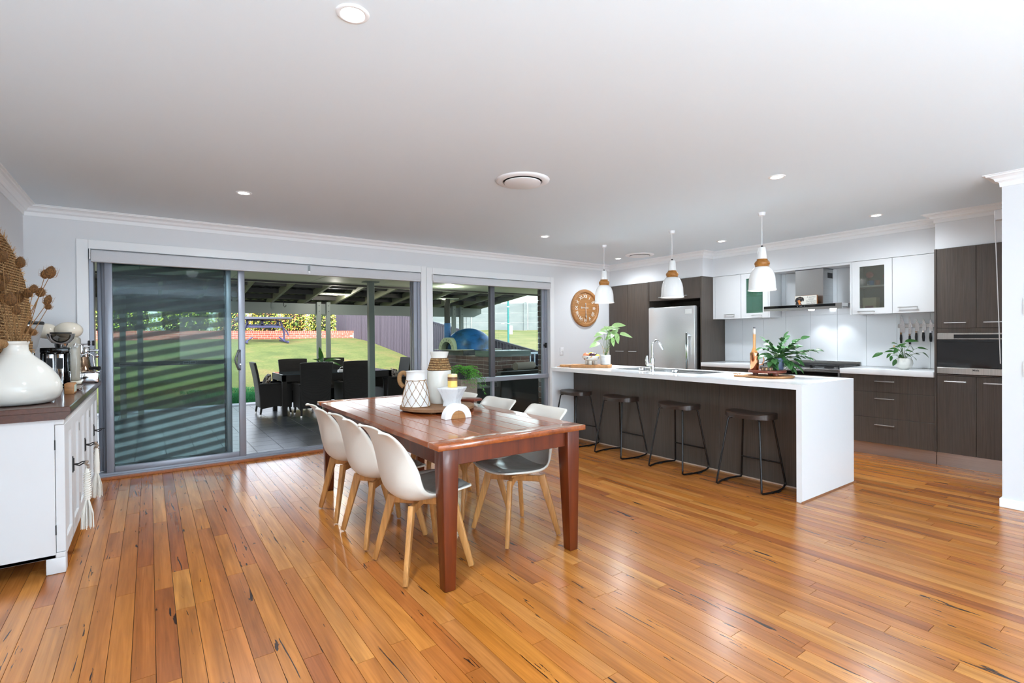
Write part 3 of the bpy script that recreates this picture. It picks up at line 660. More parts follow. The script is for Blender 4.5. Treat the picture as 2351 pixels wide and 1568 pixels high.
flat([(48, 0), (44, 16), (56, 20), (68, 14), (72, 0)], (206, 124, 56), 2.5, 'dog_chest')
flat([(60, 52), (62, 62), (72, 66), (80, 60), (78, 50), (68, 46)], (14, 13, 14), 5, 'dog_nose')
for u in (50, 74): flat([(u-4, 88), (u, 93), (u+4, 90), (u+3, 84), (u-3, 83)], (206, 150, 96), 4, 'dog_brow'); flat([(u-2, 79), (u, 82), (u+2, 79), (u, 76)], (235, 235, 235), 4, 'dog_eye')
ink = P('sign_ink', (110, 108, 106), .6)
for i, s_ in enumerate(('A spoiled', 'rotten', 'Dachshund', 'lives here!')): text(s_, .026, t, ink, faceX((sx-.0016, 2.957-.0, 1.776-i*.025)), ext=.0002)
# ---- benches and base cabinets
t = thing('kitchen_benchtop', 'white stone benchtop to the right of the cooker', 'benchtop', (6.7, 2.1, BT))
B('slab', M_['stone'], t, (6.355, XC-.0005, 1.700, 2.545, BB_, BT-.0005), .003, 2)
t = thing('kitchen_benchtop', 'white stone benchtop between the fridge cabinet and the cooker', 'benchtop', (6.7, 3.9, BT))
B('slab', M_['stone'], t, (6.355, XC-.0005, 3.475, 4.327, BB_, BT-.0005), .003, 2)
t = thing('drawer_cabinet', 'dark timber-look base cabinet with three wide drawers', 'cabinet', (6.7, 2.1, 0))
B('carcass', M_['dark'], t, (F+.02, XC-.02, 1.702, 2.544, .138, BB_-.002))
for z0, z1, zh in ((.693, BB_-.006, .808), (.416, .690, .623), (.138, .413, .340)):
    dr = B('drawer_front', M_['dark'], t, (F, F+.02, 1.703, 2.543, z0, z1), .001); handle(dr, (F, 2.031, zh), (F, 2.211, zh))
B('toe_kick', M_['kick'], t, (F+.05, F+.06, 1.70, 2.54, 0, .137))
t = thing('base_cabinet', 'dark timber-look base cabinet beside the fridge, behind the island', 'cabinet', (6.7, 3.9, 0))
B('carcass', M_['dark'], t, (F+.02, XC-.02, 3.476, 4.327, .138, BB_-.002))
for a, b in ((3.477, 3.900), (3.903, 4.326)):
    dr = B('door', M_['dark'], t, (F, F+.02, a, b, .138, BB_-.006), .001); handle(dr, (F, a+.12, .80), (F, a+.30, .80))
B('toe_kick', M_['kick'], t, (F+.05, F+.06, 3.476, 4.327, 0, .137))
# ---- cooker
t = thing('cooker', 'freestanding stainless steel gas cooker with black grates', 'cooker', (6.6, 3.0, 0))
cx0 = 6.345
B('body', M_['steel'], t, (cx0+.02, XC-.015, 2.548, 3.472, .12, .90), .003)
B('hob_tray', M_['steel'], t, (cx0, XC-.015, 2.547, 3.473, .900, .918), .003)
B('upstand', M_['steel'], t, (XC-.04, XC-.015, 2.547, 3.473, .918, .985), .002)
B('control_panel', M_['steel'], t, (cx0, cx0+.02, 2.548, 3.472, .762, .898), .002)
B('display_strip', M_['black'], t, (cx0-.003, cx0, 2.56, 3.46, .838, .880), .001)
B('oven_door', M_['black'], t, (cx0-.01, cx0+.02, 2.56, 3.46, .20, .745), .004)
handle(t, (cx0-.01, 2.60, .70), (cx0-.01, 3.42, .70), h=.045)
B('plinth', M_['steel'], t, (cx0+.04, cx0+.06, 2.56, 3.46, 0, .12))
kn = MB().tube([(cx0-.028, 0, 0), (cx0-.024, 0, 0), (cx0-.022, 0, 0), (cx0-.004, 0, 0), (cx0, 0, 0)], [.014, .019, .020, .020, .023], 18).build('knob', M_['steel'], t, smooth=45)
kn.location = Vector((0, 3.30, .795))-Vector((0, 0, 0)); base = kn.location.copy()
first = True
for i, y in enumerate((2.70, 2.77, 2.845, 2.945, 3.05, 3.15, 3.30)):
    if i == 6: continue
    inst(kn, 'knob', t, (base.x, y, base.z))
for i, (x, y, r) in enumerate(((6.52, 2.72, .042), (6.80, 2.72, .034), (6.52, 3.30, .042), (6.80, 3.30, .03), (6.66, 3.01, .055))):
    MB().lathe([(r*1.2, .918), (r*1.15, .930), (r, .932), (r, .940), (.0001, .941)], (x, y, 0), 20, cap=False).build('burner', M_['iron'], t, smooth=40)
for y0, y1 in ((2.565, 2.86), (2.865, 3.155), (3.16, 3.455)):
    m = MB(); zt = .952
    for y in (y0, y1-.012): m.box(6.39, 6.90, y, y+.012, zt-.012, zt)
    for x in (6.39, 6.888, 6.64): m.box(x, x+.012, y0, y1, zt-.012, zt)
    for k in range(1, 6): m.box(6.42, 6.87, y0+(y1-y0)*k/6-.004, y0+(y1-y0)*k/6+.004, zt-.010, zt+.003)
    for x in (6.395, 6.88): 
        for y in (y0+.002, y1-.012): m.box(x, x+.01, y, y+.01, .917, zt-.012)
    m.build('grate', M_['iron'], t)
# ---- oven tower
t = thing('oven_tower', 'tall dark timber-look cabinet tower holding the wall oven', 'cabinet', (6.7, 1.3, 0))
m = MB().box(F-.006, XC-.003, 1.682, 1.700, .135, CT).box(F+.02, XC-.003, .86, 1.682, .135, .88).box(F+.02, XC-.003, .86, 1.682, 1.345, CT).box(XC-.1, XC-.003, .86, 1.682, .88, 1.345).box(F, XC-.003, .84, .86, .135, CT)
m.build('carcass', M_['dark'], t)
B('filler_rail', M_['dark'], t, (F, F+.02, .862, 1.680, 1.322, 1.366), .001); B('filler_rail', M_['dark'], t, (F, F+.02, .862, 1.680, .904, .915), .001)
for a, b in ((1.386, 1.680), (.862, 1.383)):
    du = B('door', M_['dark'], t, (F, F+.02, a, b, 1.369, CT-.002), .001); dl_ = B('door', M_['dark'], t, (F, F+.02, a, b, .137, .901), .001)
    ya, yb = (1.451, 1.618) if a > 1.2 else (1.16, 1.327)
    handle(du, (F, ya, 1.421), (F, yb, 1.421)); handle(dl_, (F, ya, .846), (F, yb, .846))
B('toe_kick', M_['kick'], t, (F+.05, F+.06, .86, 1.695, 0, .135))
t = thing('wall_oven', 'built-in stainless and black glass oven in the tower', 'oven', (6.5, 1.3, .92))
B('body', M_['darkin'], t, (F+.02, F+.5, .90, 1.66, .92, 1.318))
B('top_trim', M_['steelv'], t, (F-.006, F+.02, .868, 1.678, 1.258, 1.320), .002)
B('control_panel', M_['black'], t, (F-.009, F-.006, .868, 1.548, 1.268, 1.306), .001)
B('glass_door', M_['black'], t, (F-.010, F+.02, .868, 1.678, .985, 1.255), .002)
B('door_rail', M_['steelv'], t, (F-.012, F+.02, .868, 1.678, .921, .983), .002)
handle(t, (F-.010, .90, 1.235), (F-.010, 1.65, 1.235), h=.018, mat='black')
text('Miele', .022, t, M_['matblack'], faceX((F-.0128, 1.385, .963)), ext=.0003, bold=.0006)
# ---- knives
t = thing('knife_rack', 'magnetic steel strip on the splashback under the right cupboard', 'knife rack', (XC-.02, 2.02, 1.405))
B('strip', M_['steel'], t, (XC-.022, XC-.0105, 1.84, 2.178, 1.385, 1.427), .002)
kb = PN('knife_steel', (196, 196, 198), (226, 226, 228), .25, (90, 90, 90), metal=.9, bs=.5, bd=.001)
for i, (y, tz, bz, w, lb) in enumerate(((2.133, 1.53, 1.33, .046, 'chef knife with the longest curved blade, leftmost on the magnetic strip'), (2.062, 1.515, 1.315, .026, 'slim carving knife, second from the left on the magnetic strip'), (1.996, 1.485, 1.345, .038, 'santoku knife with dimpled blade, third from the left on the strip'), (1.934, 1.48, 1.35, .034, 'small santoku knife, fourth from the left on the strip'), (1.873, 1.475, 1.345, .03, 'knife nearest the oven tower, half hidden by it'))):
    x = XC-.028; t = thing('kitchen_knife', lb, 'knife', (x, y, 1.25), 'knives on the magnetic strip')
    l_ = tz-bz; w2 = w/2
    MB().prism([(y+w2, bz), (y+w2, bz+l_*.5), (y+w2*.85, tz-l_*.12), (y+w2*.6, tz), (y+w2*.1, tz-l_*.1), (y-w2*.75, tz-l_*.42), (y-w2, bz+l_*.3), (y-w2, bz)], x-.0012, x+.0055, 'x').build('blade', kb, t)
    MB().prism([(y+w2, bz+.001), (y+w2-.020, bz+.001), (y+w2-.018, bz-.022), (y+w2-.002, bz-.022)], x-.004, x+.004, 'x').build('bolster', M_['chrome'], t)
    hh = .118
    MB().prism([(y+w2-.001, bz-.020), (y+w2-.018, bz-.020), (y+w2-.021, bz-.07), (y+w2-.019, bz-hh), (y+w2-.003, bz-hh), (y+w2+.002, bz-.07)], x-.009, x+.009, 'x').build('knife_handle', M_['matblack'], t, bevel=.003, seg=2)
# ---- blind chain and bracket by the right wall
t = thing('blind_chain', 'white beaded blind chain hanging beside the right wall end', 'chain', (5.62, .985, 1.2))
a_ = at(2284, 500, 4.10); b_ = at(2297, 835, 4.14)
pts = [a_.lerp(b_, i/14)+Vector((0, 0, -.0)) for i in range(15)]
MB().tube(pts, .0032, 6).build('bead_chain', M_['sw'], t); t['label'] = t['label']
OFF_b = at(2292, 492, 4.12)
t = thing('blind_bracket', 'white roller blind bracket high beside the right wall end', 'bracket', OFF_b)
MB().box(OFF_b.x-.02, OFF_b.x+.05, OFF_b.y-.09, OFF_b.y+.02, OFF_b.z-.045, OFF_b.z+.035).build('bracket_plate', M_['sw'], t, bevel=.004)
MB().cyl((OFF_b.x+.015, OFF_b.y+.02, OFF_b.z-.01), (OFF_b.x+.015, OFF_b.y-.5, OFF_b.z-.01), .022, 16).build('blind_roll', M_['sw'], t, smooth=40)
# light switches on the right wall end and the window wall
for z, zz, lb in ((1.575, 1.455, 'white switch plate, the higher of two on the right wall end'), (1.11, .992, 'white switch plate, the lower of two on the right wall end')):
    t = thing('light_switch', lb, 'switch', (XN, .86, (z+zz)/2)); B('face_plate', M_['sw'], t, (XN-.010, XN-.0003, .80, .875, zz, z), .003, 2); B('rocker', M_['trim'], t, (XN-.014, XN-.010, .828, .847, (z+zz)/2-.012, (z+zz)/2+.012), .002)
t = thing('light_switch', 'white switch plate on the window wall left of the clock', 'switch', (5.33, YW, 1.08))
B('face_plate', M_['sw'], t, (5.29, 5.365, YW-.010, YW-.0003, 1.02, 1.14), .003, 2)
for i in range(3): B('rocker', M_['trim'], t, (5.318, 5.337, YW-.014, YW-.010, 1.035+i*.034, 1.052+i*.034), .002)
# ---- clock
t = thing('wall_clock', 'large round wooden wall clock with white roman numerals', 'clock', (5.832, YW-.02, 1.775))
cx, cz, R_ = 5.832, 1.775, .308
Mx = Matrix(((1, 0, 0), (0, 0, -1), (0, 1, 0)))
MB().lathe([(.0001, .012), (R_*.80, .012), (R_*.82, .030), (R_*.86, .038), (R_*.96, .034), (R_, .020), (R_, .0)], (cx, YW-.0005, cz), 56, Mx).build('rim', M_['clockw'], t, smooth=35)
MB().lathe([(.0001, .014), (R_*.81, .014)], (cx, YW-.0005, cz), 48, Mx, cap=False).build('dial', M_['clockw'], t)
wp = P('clock_white', (238, 236, 230), .5)
for i, s_ in enumerate(('I', 'II', 'III', 'IIII', 'V', 'VI', 'VII', 'VIII', 'IX', 'X', 'XI', 'XII')):
    a = radians(90-30*(i+1)); rr = R_*.62
    text(s_, .072, t, wp, faceY((cx+rr*cos(a), YW-.0168, cz+rr*sin(a)), a-pi/2), 'numeral', ext=.0012, bold=.0008)
m = MB()
for i in range(60):
    a = radians(6*i); rr = R_*.77; q = Vector((cx+rr*cos(a), YW-.0160, cz+rr*sin(a)))
    if i % 5 == 0: m.cyl(q, q+Vector((0, -.002, 0)), .0052, 8)
    else: m.cyl(q, q+Vector((0, -.001, 0)), .0016, 5)
m.build('minute_marks', wp, t)
m = MB(); a = radians(182)
m.beam((cx+.05, YW-.022, cz+.004), (cx-.10, YW-.022, cz+.006), .004, .008, side=(0, 1, 0)).prism([(cx-.10, cz+.006), (cx-.085, cz+.026), (cx-.072, cz+.006), (cx-.085, cz-.012)], YW-.024, YW-.021, 'y').prism([(cx+.04, cz+.004), (cx+.05, cz+.018), (cx+.064, cz+.004), (cx+.05, cz-.010)], YW-.024, YW-.021, 'y').build('hour_hand', wp, t)
m = MB(); m.beam((cx, YW-.026, cz+.075), (cx+.012, YW-.026, cz-.21), .004, .008, side=(0, 1, 0)).prism([(cx+.003, cz+.055), (cx-.012, cz+.07), (cx+.001, cz+.088), (cx+.014, cz+.07)], YW-.028, YW-.025, 'y').prism([(cx-.003, cz-.13), (cx+.012, cz-.19), (cx+.02, cz-.13), (cx+.008, cz-.08)], YW-.028, YW-.025, 'y').build('minute_hand', wp, t)
MB().cyl((cx, YW-.014, cz), (cx, YW-.030, cz), .008, 14).build('hand_pin', wp, t)
# ================================================ ISLAND
IX0, IX1, IY0, IY1, IT = 4.136, 5.085, 1.925, 4.985, .926
st = .042
sk = (4.50, 4.93, 3.07, 4.20)   # sink cut-out
t = thing('island_benchtop', 'white stone waterfall benchtop of the island', 'benchtop', (4.6, 3.4, IT))
m = MB()
m.box(IX0, IX1, IY0, sk[2], IT-st, IT).box(IX0, IX1, sk[3], IY1, IT-st, IT).box(IX0, sk[0], sk[2], sk[3], IT-st, IT).box(sk[1], IX1, sk[2], sk[3], IT-st, IT)
m.build('top_slab', M_['stone'], t)
B('waterfall_end', M_['stone'], t, (IX0, IX1, IY0, IY0+st, 0.001, IT-st)); B('waterfall_end', M_['stone'], t, (IX0, IX1, IY1-st, IY1, 0.001, IT-st))
t = thing('island_cabinet', 'dark timber-look panelled body of the kitchen island', 'cabinet', (4.8, 3.4, 0))
ye = [IY0+st+.001, 2.86, 3.80, IY1-st-.001]
for a, b in zip(ye[:-1], ye[1:]): B('panel', M_['dark'], t, (4.497, 4.513, a+.001, b-.001, .004, IT-st-.001), .001)
m = MB().box(4.513, 4.53, IY0+st+.001, IY1-st-.001, .02, .86).box(5.02, 5.04, IY0+st+.001, IY1-st-.001, .02, .86).box(4.53, 5.02, IY0+st+.001, IY1-st-.001, .02, .04); m.build('carcass', M_['dark'], t)
t = thing('floor_bead', 'thin timber bead around the island end', 'trim', (4.6, 1.92, 0)); bm_ = wood('bead_timber', [(176, 120, 84), (150, 98, 64)], .4, rnd=False)
MB().prism([(IY0-.012, .0005), (IY0-.0005, .0005), (IY0-.0005, .012)], IX0-.012, IX1+.03, 'x').build('end_bead', bm_, t)
MB().box(4.485, 4.4965, IY0+st+.001, IY1-st-.001, .0005, .010).build('side_bead', P('pale_bead', (196, 170, 150), .5), t)
t['label'] = 'thin timber bead where the island meets the floor'
# sink
t = thing('kitchen_sink', 'stainless steel sink with drainer set into the island', 'sink', (4.7, 3.6, IT))
x0, x1, y0, y1 = sk; z = IT+.002
bowls = ((3.78, 4.17), (3.42, 3.74))
m = MB().box(x0-.008, x0+.04, y0-.008, y1+.008, z-.003, z).box(x1-.04, x1+.008, y0-.008, y1+.008, z-.003, z).box(x0+.04, x1-.04, y0-.008, y0+.02, z-.003, z).box(x0+.04, x1-.04, 4.17, y1+.008, z-.003, z).box(x0+.04, x1-.04, 3.74, 3.78, z-.003, z).box(x0+.04, x1-.04, 3.40, 3.42, z-.003, z)
m.box(x0+.04, x1-.04, y0+.02, 3.40, z-.010, z-.008); m.build('rim', M_['steel'], t)
for a, b in bowls:
    X0, X1 = x0+.04, x1-.04; Z = IT-.17
    MB().add([(X0, a, z), (X1, a, z), (X1, b, z), (X0, b, z), (X0+.02, a+.02, Z), (X1-.02, a+.02, Z), (X1-.02, b-.02, Z), (X0+.02, b-.02, Z)], [(4, 5, 6, 7), (0, 4, 7, 3), (0, 1, 5, 4), (1, 2, 6, 5), (2, 3, 7, 6)]).build('bowl', M_['steel'], t)
m = MB()
for k in range(9): m.box(x0+.06, x1-.06, 3.11+k*.032, 3.118+k*.032, z-.0085, z-.005)
m.build('drainer_ribs', M_['steel'], t)
for a, y in ((4.56, 3.98), (4.66, 3.50)):
    MB().lathe([(.045, IT-.165), (.047, IT-.16), (.02, IT-.158), (.0001, IT-.158)], (a+.05, y, 0), 20).build('waste', M_['chrome'], t, smooth=40)
t = thing('sink_strainer', 'round steel strainer cup standing on the sink rim left of the tap', 'strainer', (4.53, 3.80, IT+.002)); MB().lathe([(.03, .0), (.038, .004), (.038, .03), (.034, .032), (.032, .028), (.0001, .028)], (4.525, 3.83, IT+.003), 24).build('cup_body', M_['chrome'], t, smooth=40)
t.location = (4.525, 3.83, IT+.003)
for c in kids(t): 
    for v in c.data.vertices: v.co += Vector((4.53, 3.80, IT+.002))-Vector((4.525, 3.83, IT+.003))
t = thing('sink_strainer', 'round steel strainer cup beside the drainer, right of the tap', 'strainer', (4.50, 3.38, IT+.003)); MB().lathe([(.03, .0), (.04, .004), (.04, .022), (.034, .024), (.0001, .024)], (4.53, 3.39, IT+.003), 24).build('cup_body', M_['chrome'], t, smooth=40); MB().tube([(4.53+.03*cos(a), 3.39+.03*sin(a), IT+.032+.004*sin(a*3)) for a in [i*.5 for i in range(13)]], .004, 6).build('wire_loop', M_['chrome'], t, smooth=40)
t = thing('mixer_tap', 'tall chrome gooseneck mixer tap on the island', 'tap', (4.466, 3.64, IT))
X, Y = 4.468, 3.64
MB().lathe([(.030, 0), (.030, .008), (.024, .012), (.024, .145), (.018, .152), (.0001, .152)], (X, Y, IT), 24).build('tap_body', M_['chrome'], t, smooth=40)
pts = [(X, Y, IT+.14), (X, Y, IT+.28)]
for i in range(9):
    a = pi-(pi*.86)*i/8; pts.append((X+.055+.055*cos(a), Y-.012*i/8, IT+.285+.055*sin(a)))
MB().tube(pts, [.011]*9+[.011, .011], 12).build('spout', M_['chrome'], t, smooth=50)
e = Vector(pts[-1]); dd = (Vector(pts[-1])-Vector(pts[-2])).normalized(); MB().cyl(e-dd*.01, e+dd*.085, .014, 14).build('spray_head', M_['chrome'], t, smooth=40)
MB().tube([(X-.018, Y+.005, IT+.075), (X-.060, Y+.02, IT+.08)], .021, 14).build('mixer_barrel', M_['chrome'], t, smooth=40)
MB().tube([(X-.064, Y+.02, IT+.08), (X-.068, Y+.022, IT+.13), (X-.064, Y+.02, IT+.175)], [.016, .017, .009], 12).build('lever', M_['chrome'], t, smooth=50)
# plants helper: leaf mesh along +X, unit length
def leafmesh(name, w=.42, droop=.18, fold=.06, n=7, tip=1.):
    v = []; f = []
    for i in range(n+1):
        s = i/n; ww = w/2*(sin(pi*s**.8)**.85)*(1 if s < 1 else 0)*tip if 0 < s < 1 else 0.004
        z = -droop*s*s; v += [(s, -ww, z+fold*(ww/(w/2) if w else 0)), (s, 0, z), (s, ww, z+fold*(ww/(w/2) if w else 0))]
    for i in range(n):
        a = i*3; f += [(a, a+3, a+4, a+1), (a+1, a+4, a+5, a+2)]
    me = bpy.data.meshes.new(name); me.from_pydata(v, [], f); me.polygons.foreach_set('use_smooth', [True]*len(f)); return me
def leaf(me, parent, p, d, ln, wd=1., up=(0, 0, 1), name='leaf'):
    x = Vector(d).normalized(); u = Vector(up); y = u.cross(x)
    y = y.normalized() if y.length > 1e-3 else Vector((0, 1, 0)); z = x.cross(y)
    M = Matrix(((x.x, y.x, z.x, 0), (x.y, y.y, z.y, 0), (x.z, y.z, z.z, 0), (0, 0, 0, 1))) @ Matrix.Diagonal((ln, ln*wd, ln, 1))
    M = Matrix.Translation(Vector(p)-OFF[parent.name]) @ M
    o = bpy.data.objects.new(name, me); COL.objects.link(o); o.parent = parent; o.matrix_basis = M; OFF[o.name] = OFF[parent.name]; return o
def setm(me, mt): me.materials.append(mt); return me
# cutting board with bowl and plant
t = thing('serving_board', 'long thick pale timber board with a handle at the far end of the island', 'board', (4.52, 4.60, IT))
ax = Vector((.62, -.78, 0)); ay = Vector((.78, .62, 0)); c0 = Vector((4.47, 4.66, 0))
def bp(u, v): q = c0+ax*u+ay*v; return (q.x, q.y)
MB().prism([bp(-.18, -.12), bp(.27, -.12), bp(.30, -.09), bp(.30, .09), bp(.27, .12), bp(-.18, .12), bp(-.20, .09), bp(-.20, -.09)], IT+.001, IT+.036).build('board_body', M_['oak'], t, bevel=.004, seg=2)
MB().prism([bp(-.335, -.032), bp(-.205, -.04), bp(-.205, .04), bp(-.335, .032), bp(-.35, 0)], IT+.001, IT+.032).build('board_handle', M_['oak'], t, bevel=.006, seg=2)
MB().tube([(*bp(-.34, 0), IT+.02), (*bp(-.37, -.015), IT+.006), (*bp(-.385, .01), IT+.005), (*bp(-.36, .02), IT+.006), (*bp(-.34, .0), IT+.02)], .004, 6).build('leather_loop', P('tan_leather', (196, 150, 120), .6), t, smooth=50)
BZ = IT+.0365
bc = Vector((4.50, 4.62))
t = thing('fruit_bowl', 'white footed bowl with painted leaves, full of fruit', 'bowl', (bc.x, bc.y, BZ))
prof = [(.0001, .045), (.05, .046), (.085, .060), (.105, .085), (.112, .108), (.114, .113), (.110, .113), (.106, .108), (.098, .087), (.078, .066), (.045, .054), (.0001, .053)]
MB().lathe(prof, (bc.x, bc.y, BZ), 40, cap=False).build('bowl_body', M_['ceramic'], t, smooth=50)
for a in (.6, 2.17, 3.74, 5.3): MB().lathe([(.018, 0), (.021, .004), (.022, .05), (.0001, .05)], (bc.x+.055*cos(a), bc.y+.055*sin(a), BZ), 14).build('foot', M_['ceramic'], t, smooth=40)
lc = [(78, 92, 104), (206, 140, 50), (226, 190, 176), (92, 104, 120), (212, 150, 64), (196, 120, 70), (60, 66, 70)]
k = 0; rq = random.Random(4)
for i in range(13):
    a = 2*pi*i/13+.1; zz = .072+.028*((i*7) % 3)/2; 
    rr = .098 if zz < .08 else (.107 if zz < .09 else .1125)
    n_ = Vector((cos(a), sin(a), -.55)).normalized(); tg = Vector((-sin(a), cos(a), 0)); up_ = n_.cross(tg)
    q = Vector((bc.x, bc.y, BZ))+Vector((cos(a)*rr, sin(a)*rr, zz)); an = rq.uniform(-1, 1); d1 = tg*cos(an)+up_*sin(an); d2 = n_.cross(d1)
    pts = []
    for s, ww in ((-1, 0), (-.5, .32), (0, .42), (.5, .32), (1, 0), (.5, -.32), (0, -.42), (-.5, -.32)): pts.append(q+d1*s*.017+d2*ww*.02+n_*.0025)
    MB().add(pts, [tuple(range(8))]).build('painted_leaf', P('painted_leaf_%d' % (i % 7), lc[i % 7], .3), t)
def fruit(lb, x, y, z, r, c, kind='fruit', sc=(1, 1, .95)):
    f = thing(kind, lb, 'fruit', (x, y, z), 'fruit in the bowl'); MB().sphere((x, y, z), r, 18, 12, sc).build('skin', P(kind+'_skin', c, .3), f, smooth=60); MB().cyl((x, y, z+r*.9*sc[2]), (x+.002, y, z+r*sc[2]+.006), .0015, 6).build('stem', M_['soil'], f)
z_ = BZ+.098
fruit('russet apple at the left of the bowl', bc.x-.052, bc.y+.035, z_+.012, .041, (206, 130, 94), 'apple')
fruit('dark purple plum at the front of the bowl', bc.x-.018, bc.y-.036, z_+.012, .040, (66, 20, 40), 'plum')
fruit('yellow mango behind the purple plum', bc.x+.028, bc.y+.02, z_+.016, .040, (238, 196, 30), 'mango', (1, 1.2, .95))
fruit('black plum at the back of the bowl', bc.x+.065, bc.y-.0, z_+.012, .034, (36, 30, 38), 'plum')
fruit('yellow lemon at the right of the bowl', bc.x+.055, bc.y-.06, z_+.000, .032, (242, 200, 20), 'lemon')
pc = Vector((4.60, 4.47))
t = thing('potted_plant', 'light green arrowhead plant in a ribbed white pot on the serving board', 'plant', (pc.x, pc.y, BZ))
MB().lathe([(.056, 0), (.060, .004), (.062, .115), (.060, .119), (.056, .117), (.055, .104), (.0001, .104)], (pc.x, pc.y, BZ), 36).build('pot', PN('pot_ribbed', (236, 236, 234), (216, 216, 216), .6, (1, 1, 90), lo=.45, hi=.55), t, smooth=40)
MB().lathe([(.0001, .108), (.056, .106)], (pc.x, pc.y, BZ), 24, cap=False).build('soil', M_['soil'], t)
m = MB(); b0 = Vector((pc.x, pc.y, BZ+.10))
for dx, dy in ((-.035, .005), (.030, -.02)): m.cyl(b0+Vector((dx*.5, dy*.5, 0)), b0+Vector((dx*1.3, dy*1.3, .13)), .0028, 6)
for zz in (.055, .10): m.cyl(b0+Vector((-.045, .005, zz)), b0+Vector((.042, -.025, zz)), .0018, 6)
m.build('bamboo_trellis', P('bamboo', (214, 186, 130), .5), t)
lm = setm(leafmesh('leaf_blade', .62, .25, .05), M_['leafl'])
lv = [(1392, 754, -1, .1, 24), (1376, 766, -1, -.2, 22), (1372, 778, -1, -.25, 20), (1366, 790, -1, -.2, 24), (1410, 752, 1, .25, 26), (1418, 746, 1, .3, 28), (1438, 768, 1, .0, 30), (1405, 765, -.6, -.1, 24), (1418, 776, .6, -.9, 26), (1400, 772, -.8, -.3, 22), (1412, 760, .3, .5, 20), (1385, 762, -.9, .2, 20), (1408, 784, .5, -.8, 22), (1396, 758, -.3, .6, 22)]
stems = MB(); dq = (Vector((pc.x, pc.y, 1.1))-CAMP).dot(FW)
for i, (px, py, dx, dz, ln) in enumerate(lv):
    dd_ = dq+.05*((i*5) % 5-2)/2; tip = at(px, py, dd_); L_ = ln/FPX*dq
    dirv = (RT*dx+UP*dz+FW*(-.35 if i % 2 else .25)).normalized(); st_ = tip-dirv*L_*.55
    leaf(lm, t, st_, dirv, L_*1.15, 1, up=(-.35*RT.x-.5*FW.x, -.5*FW.y, 1))
    mid = b0.lerp(st_, .55)+Vector((0, 0, .03)); stems.tube([b0+Vector((rq.uniform(-.012, .012), rq.uniform(-.012, .012), 0)), mid, st_], .0018, 5)
stems.build('stems', M_['stem'], t, smooth=60)
# round boards at the near end
rc = Vector((4.66, 2.46))
t = thing('round_board', 'large flat pale round timber board at the near end of the island', 'board', (rc.x, rc.y, IT))
MB().lathe([(.0001, .001), (.205, .001), (.212, .006), (.212, .014), (.207, .018), (.0001, .018)], (rc.x, rc.y, IT), 56, cap=False).build('board_body', M_['oak'], t, smooth=30)
hb = (rc.x-.14, rc.y+.21)
MB().prism([(rc.x-.155, rc.y+.13), (rc.x-.10, rc.y+.17), (rc.x-.145, rc.y+.255), (rc.x-.185, rc.y+.235)], IT+.001, IT+.016).build('board_handle', M_['oak'], t, bevel=.004, seg=2)
MB().tube([(rc.x-.155+.03*cos(a)*.6, rc.y+.22+.035*sin(a), IT+.020+.012*abs(sin(a/2))) for a in [i*.6 for i in range(11)]], .003, 6).build('twine_loop', M_['rope'], t, smooth=50)
t = thing('turntable', 'dark red timber turntable board on small feet, on top of the pale board', 'board', (rc.x, rc.y, IT+.018)); rc2 = Vector((rc.x-.01, rc.y+.01))
z0 = IT+.0185
MB().lathe([(.0001, .026), (.155, .026), (.160, .031), (.160, .044), (.156, .048), (.0001, .048)], (rc2.x, rc2.y, z0), 48, cap=False).build('top_disc', M_['acacia'], t, smooth=30)
for a in (.2, 2.3, 4.4): MB().lathe([(.022, 0), (.024, .003), (.024, .026)], (rc2.x+.10*cos(a), rc2.y+.10*sin(a), z0), 16).build('foot', M_['acacia'], t, smooth=30)
z0 += .0485
cp_ = P('copper', (214, 150, 110), .1, 1.); X, Y = 4.585, 2.555
t = thing('copper_press', 'polished copper coffee press with a loop handle on the turntable', 'coffee press', (X, Y, z0))
MB().lathe([(.036, 0), (.038, .003), (.038, .158), (.036, .160), (.034, .156), (.0001, .156)], (X, Y, z0), 32).build('body', cp_, t, smooth=40)
MB().tube([(X+.025, Y-.028, z0+.135), (X+.05, Y-.055, z0+.13), (X+.056, Y-.062, z0+.09), (X+.045, Y-.05, z0+.05), (X+.026, Y-.03, z0+.045)], .006, 8).build('loop_handle', cp_, t, smooth=50)
X, Y = 4.665, 2.60
t = thing('oil_bottle', 'tall narrow glass bottle with orange liquid behind the copper press', 'bottle', (X, Y, z0))
MB().lathe([(.028, 0), (.030, .004), (.030, .155), (.024, .175), (.014, .20), (.0125, .215), (.0125, .33), (.0001, .33)], (X, Y, z0), 24).build('bottle_body', P('orange_liquid', (222, 160, 96), .12, Coat_Weight=.6), t, smooth=40)
MB().lathe([(.013, .33), (.0145, .335), (.0145, .375), (.0125, .385), (.0001, .386)], (X, Y, z0), 20, cap=False).build('glass_neck', P('bottle_top', (206, 200, 194), .1, .2), t, smooth=40)
MB().cyl((X, Y, z0+.386), (X, Y, z0+.398), .010, 14).build('stopper', M_['alud'], t)
t = thing('coaster_stack', 'low round ring of striped timber and metal coasters on the turntable', 'coasters', (4.60, 2.44, z0))
m1, m2 = MB(), MB()
for i in range(16):
    a = 2*pi*i/16; q = Vector((4.60+.040*cos(a), 2.445+.040*sin(a), z0+.012)); tn = Vector((-sin(a), cos(a), 0))
    (m1 if i % 2 else m2).beam(q-tn*.0075, q+tn*.0075, .014, .023)
m1.build('timber_segment', P('coaster_wood', (196, 160, 120), .5), t, bevel=.002); m2.build('dark_segment', P('coaster_dark', (92, 66, 52), .3), t, bevel=.002)
X, Y = 4.735, 2.42
t = thing('potted_plant', 'bushy dark green glossy-leaved plant in a blue-grey pot on the turntable', 'plant', (X, Y, z0))
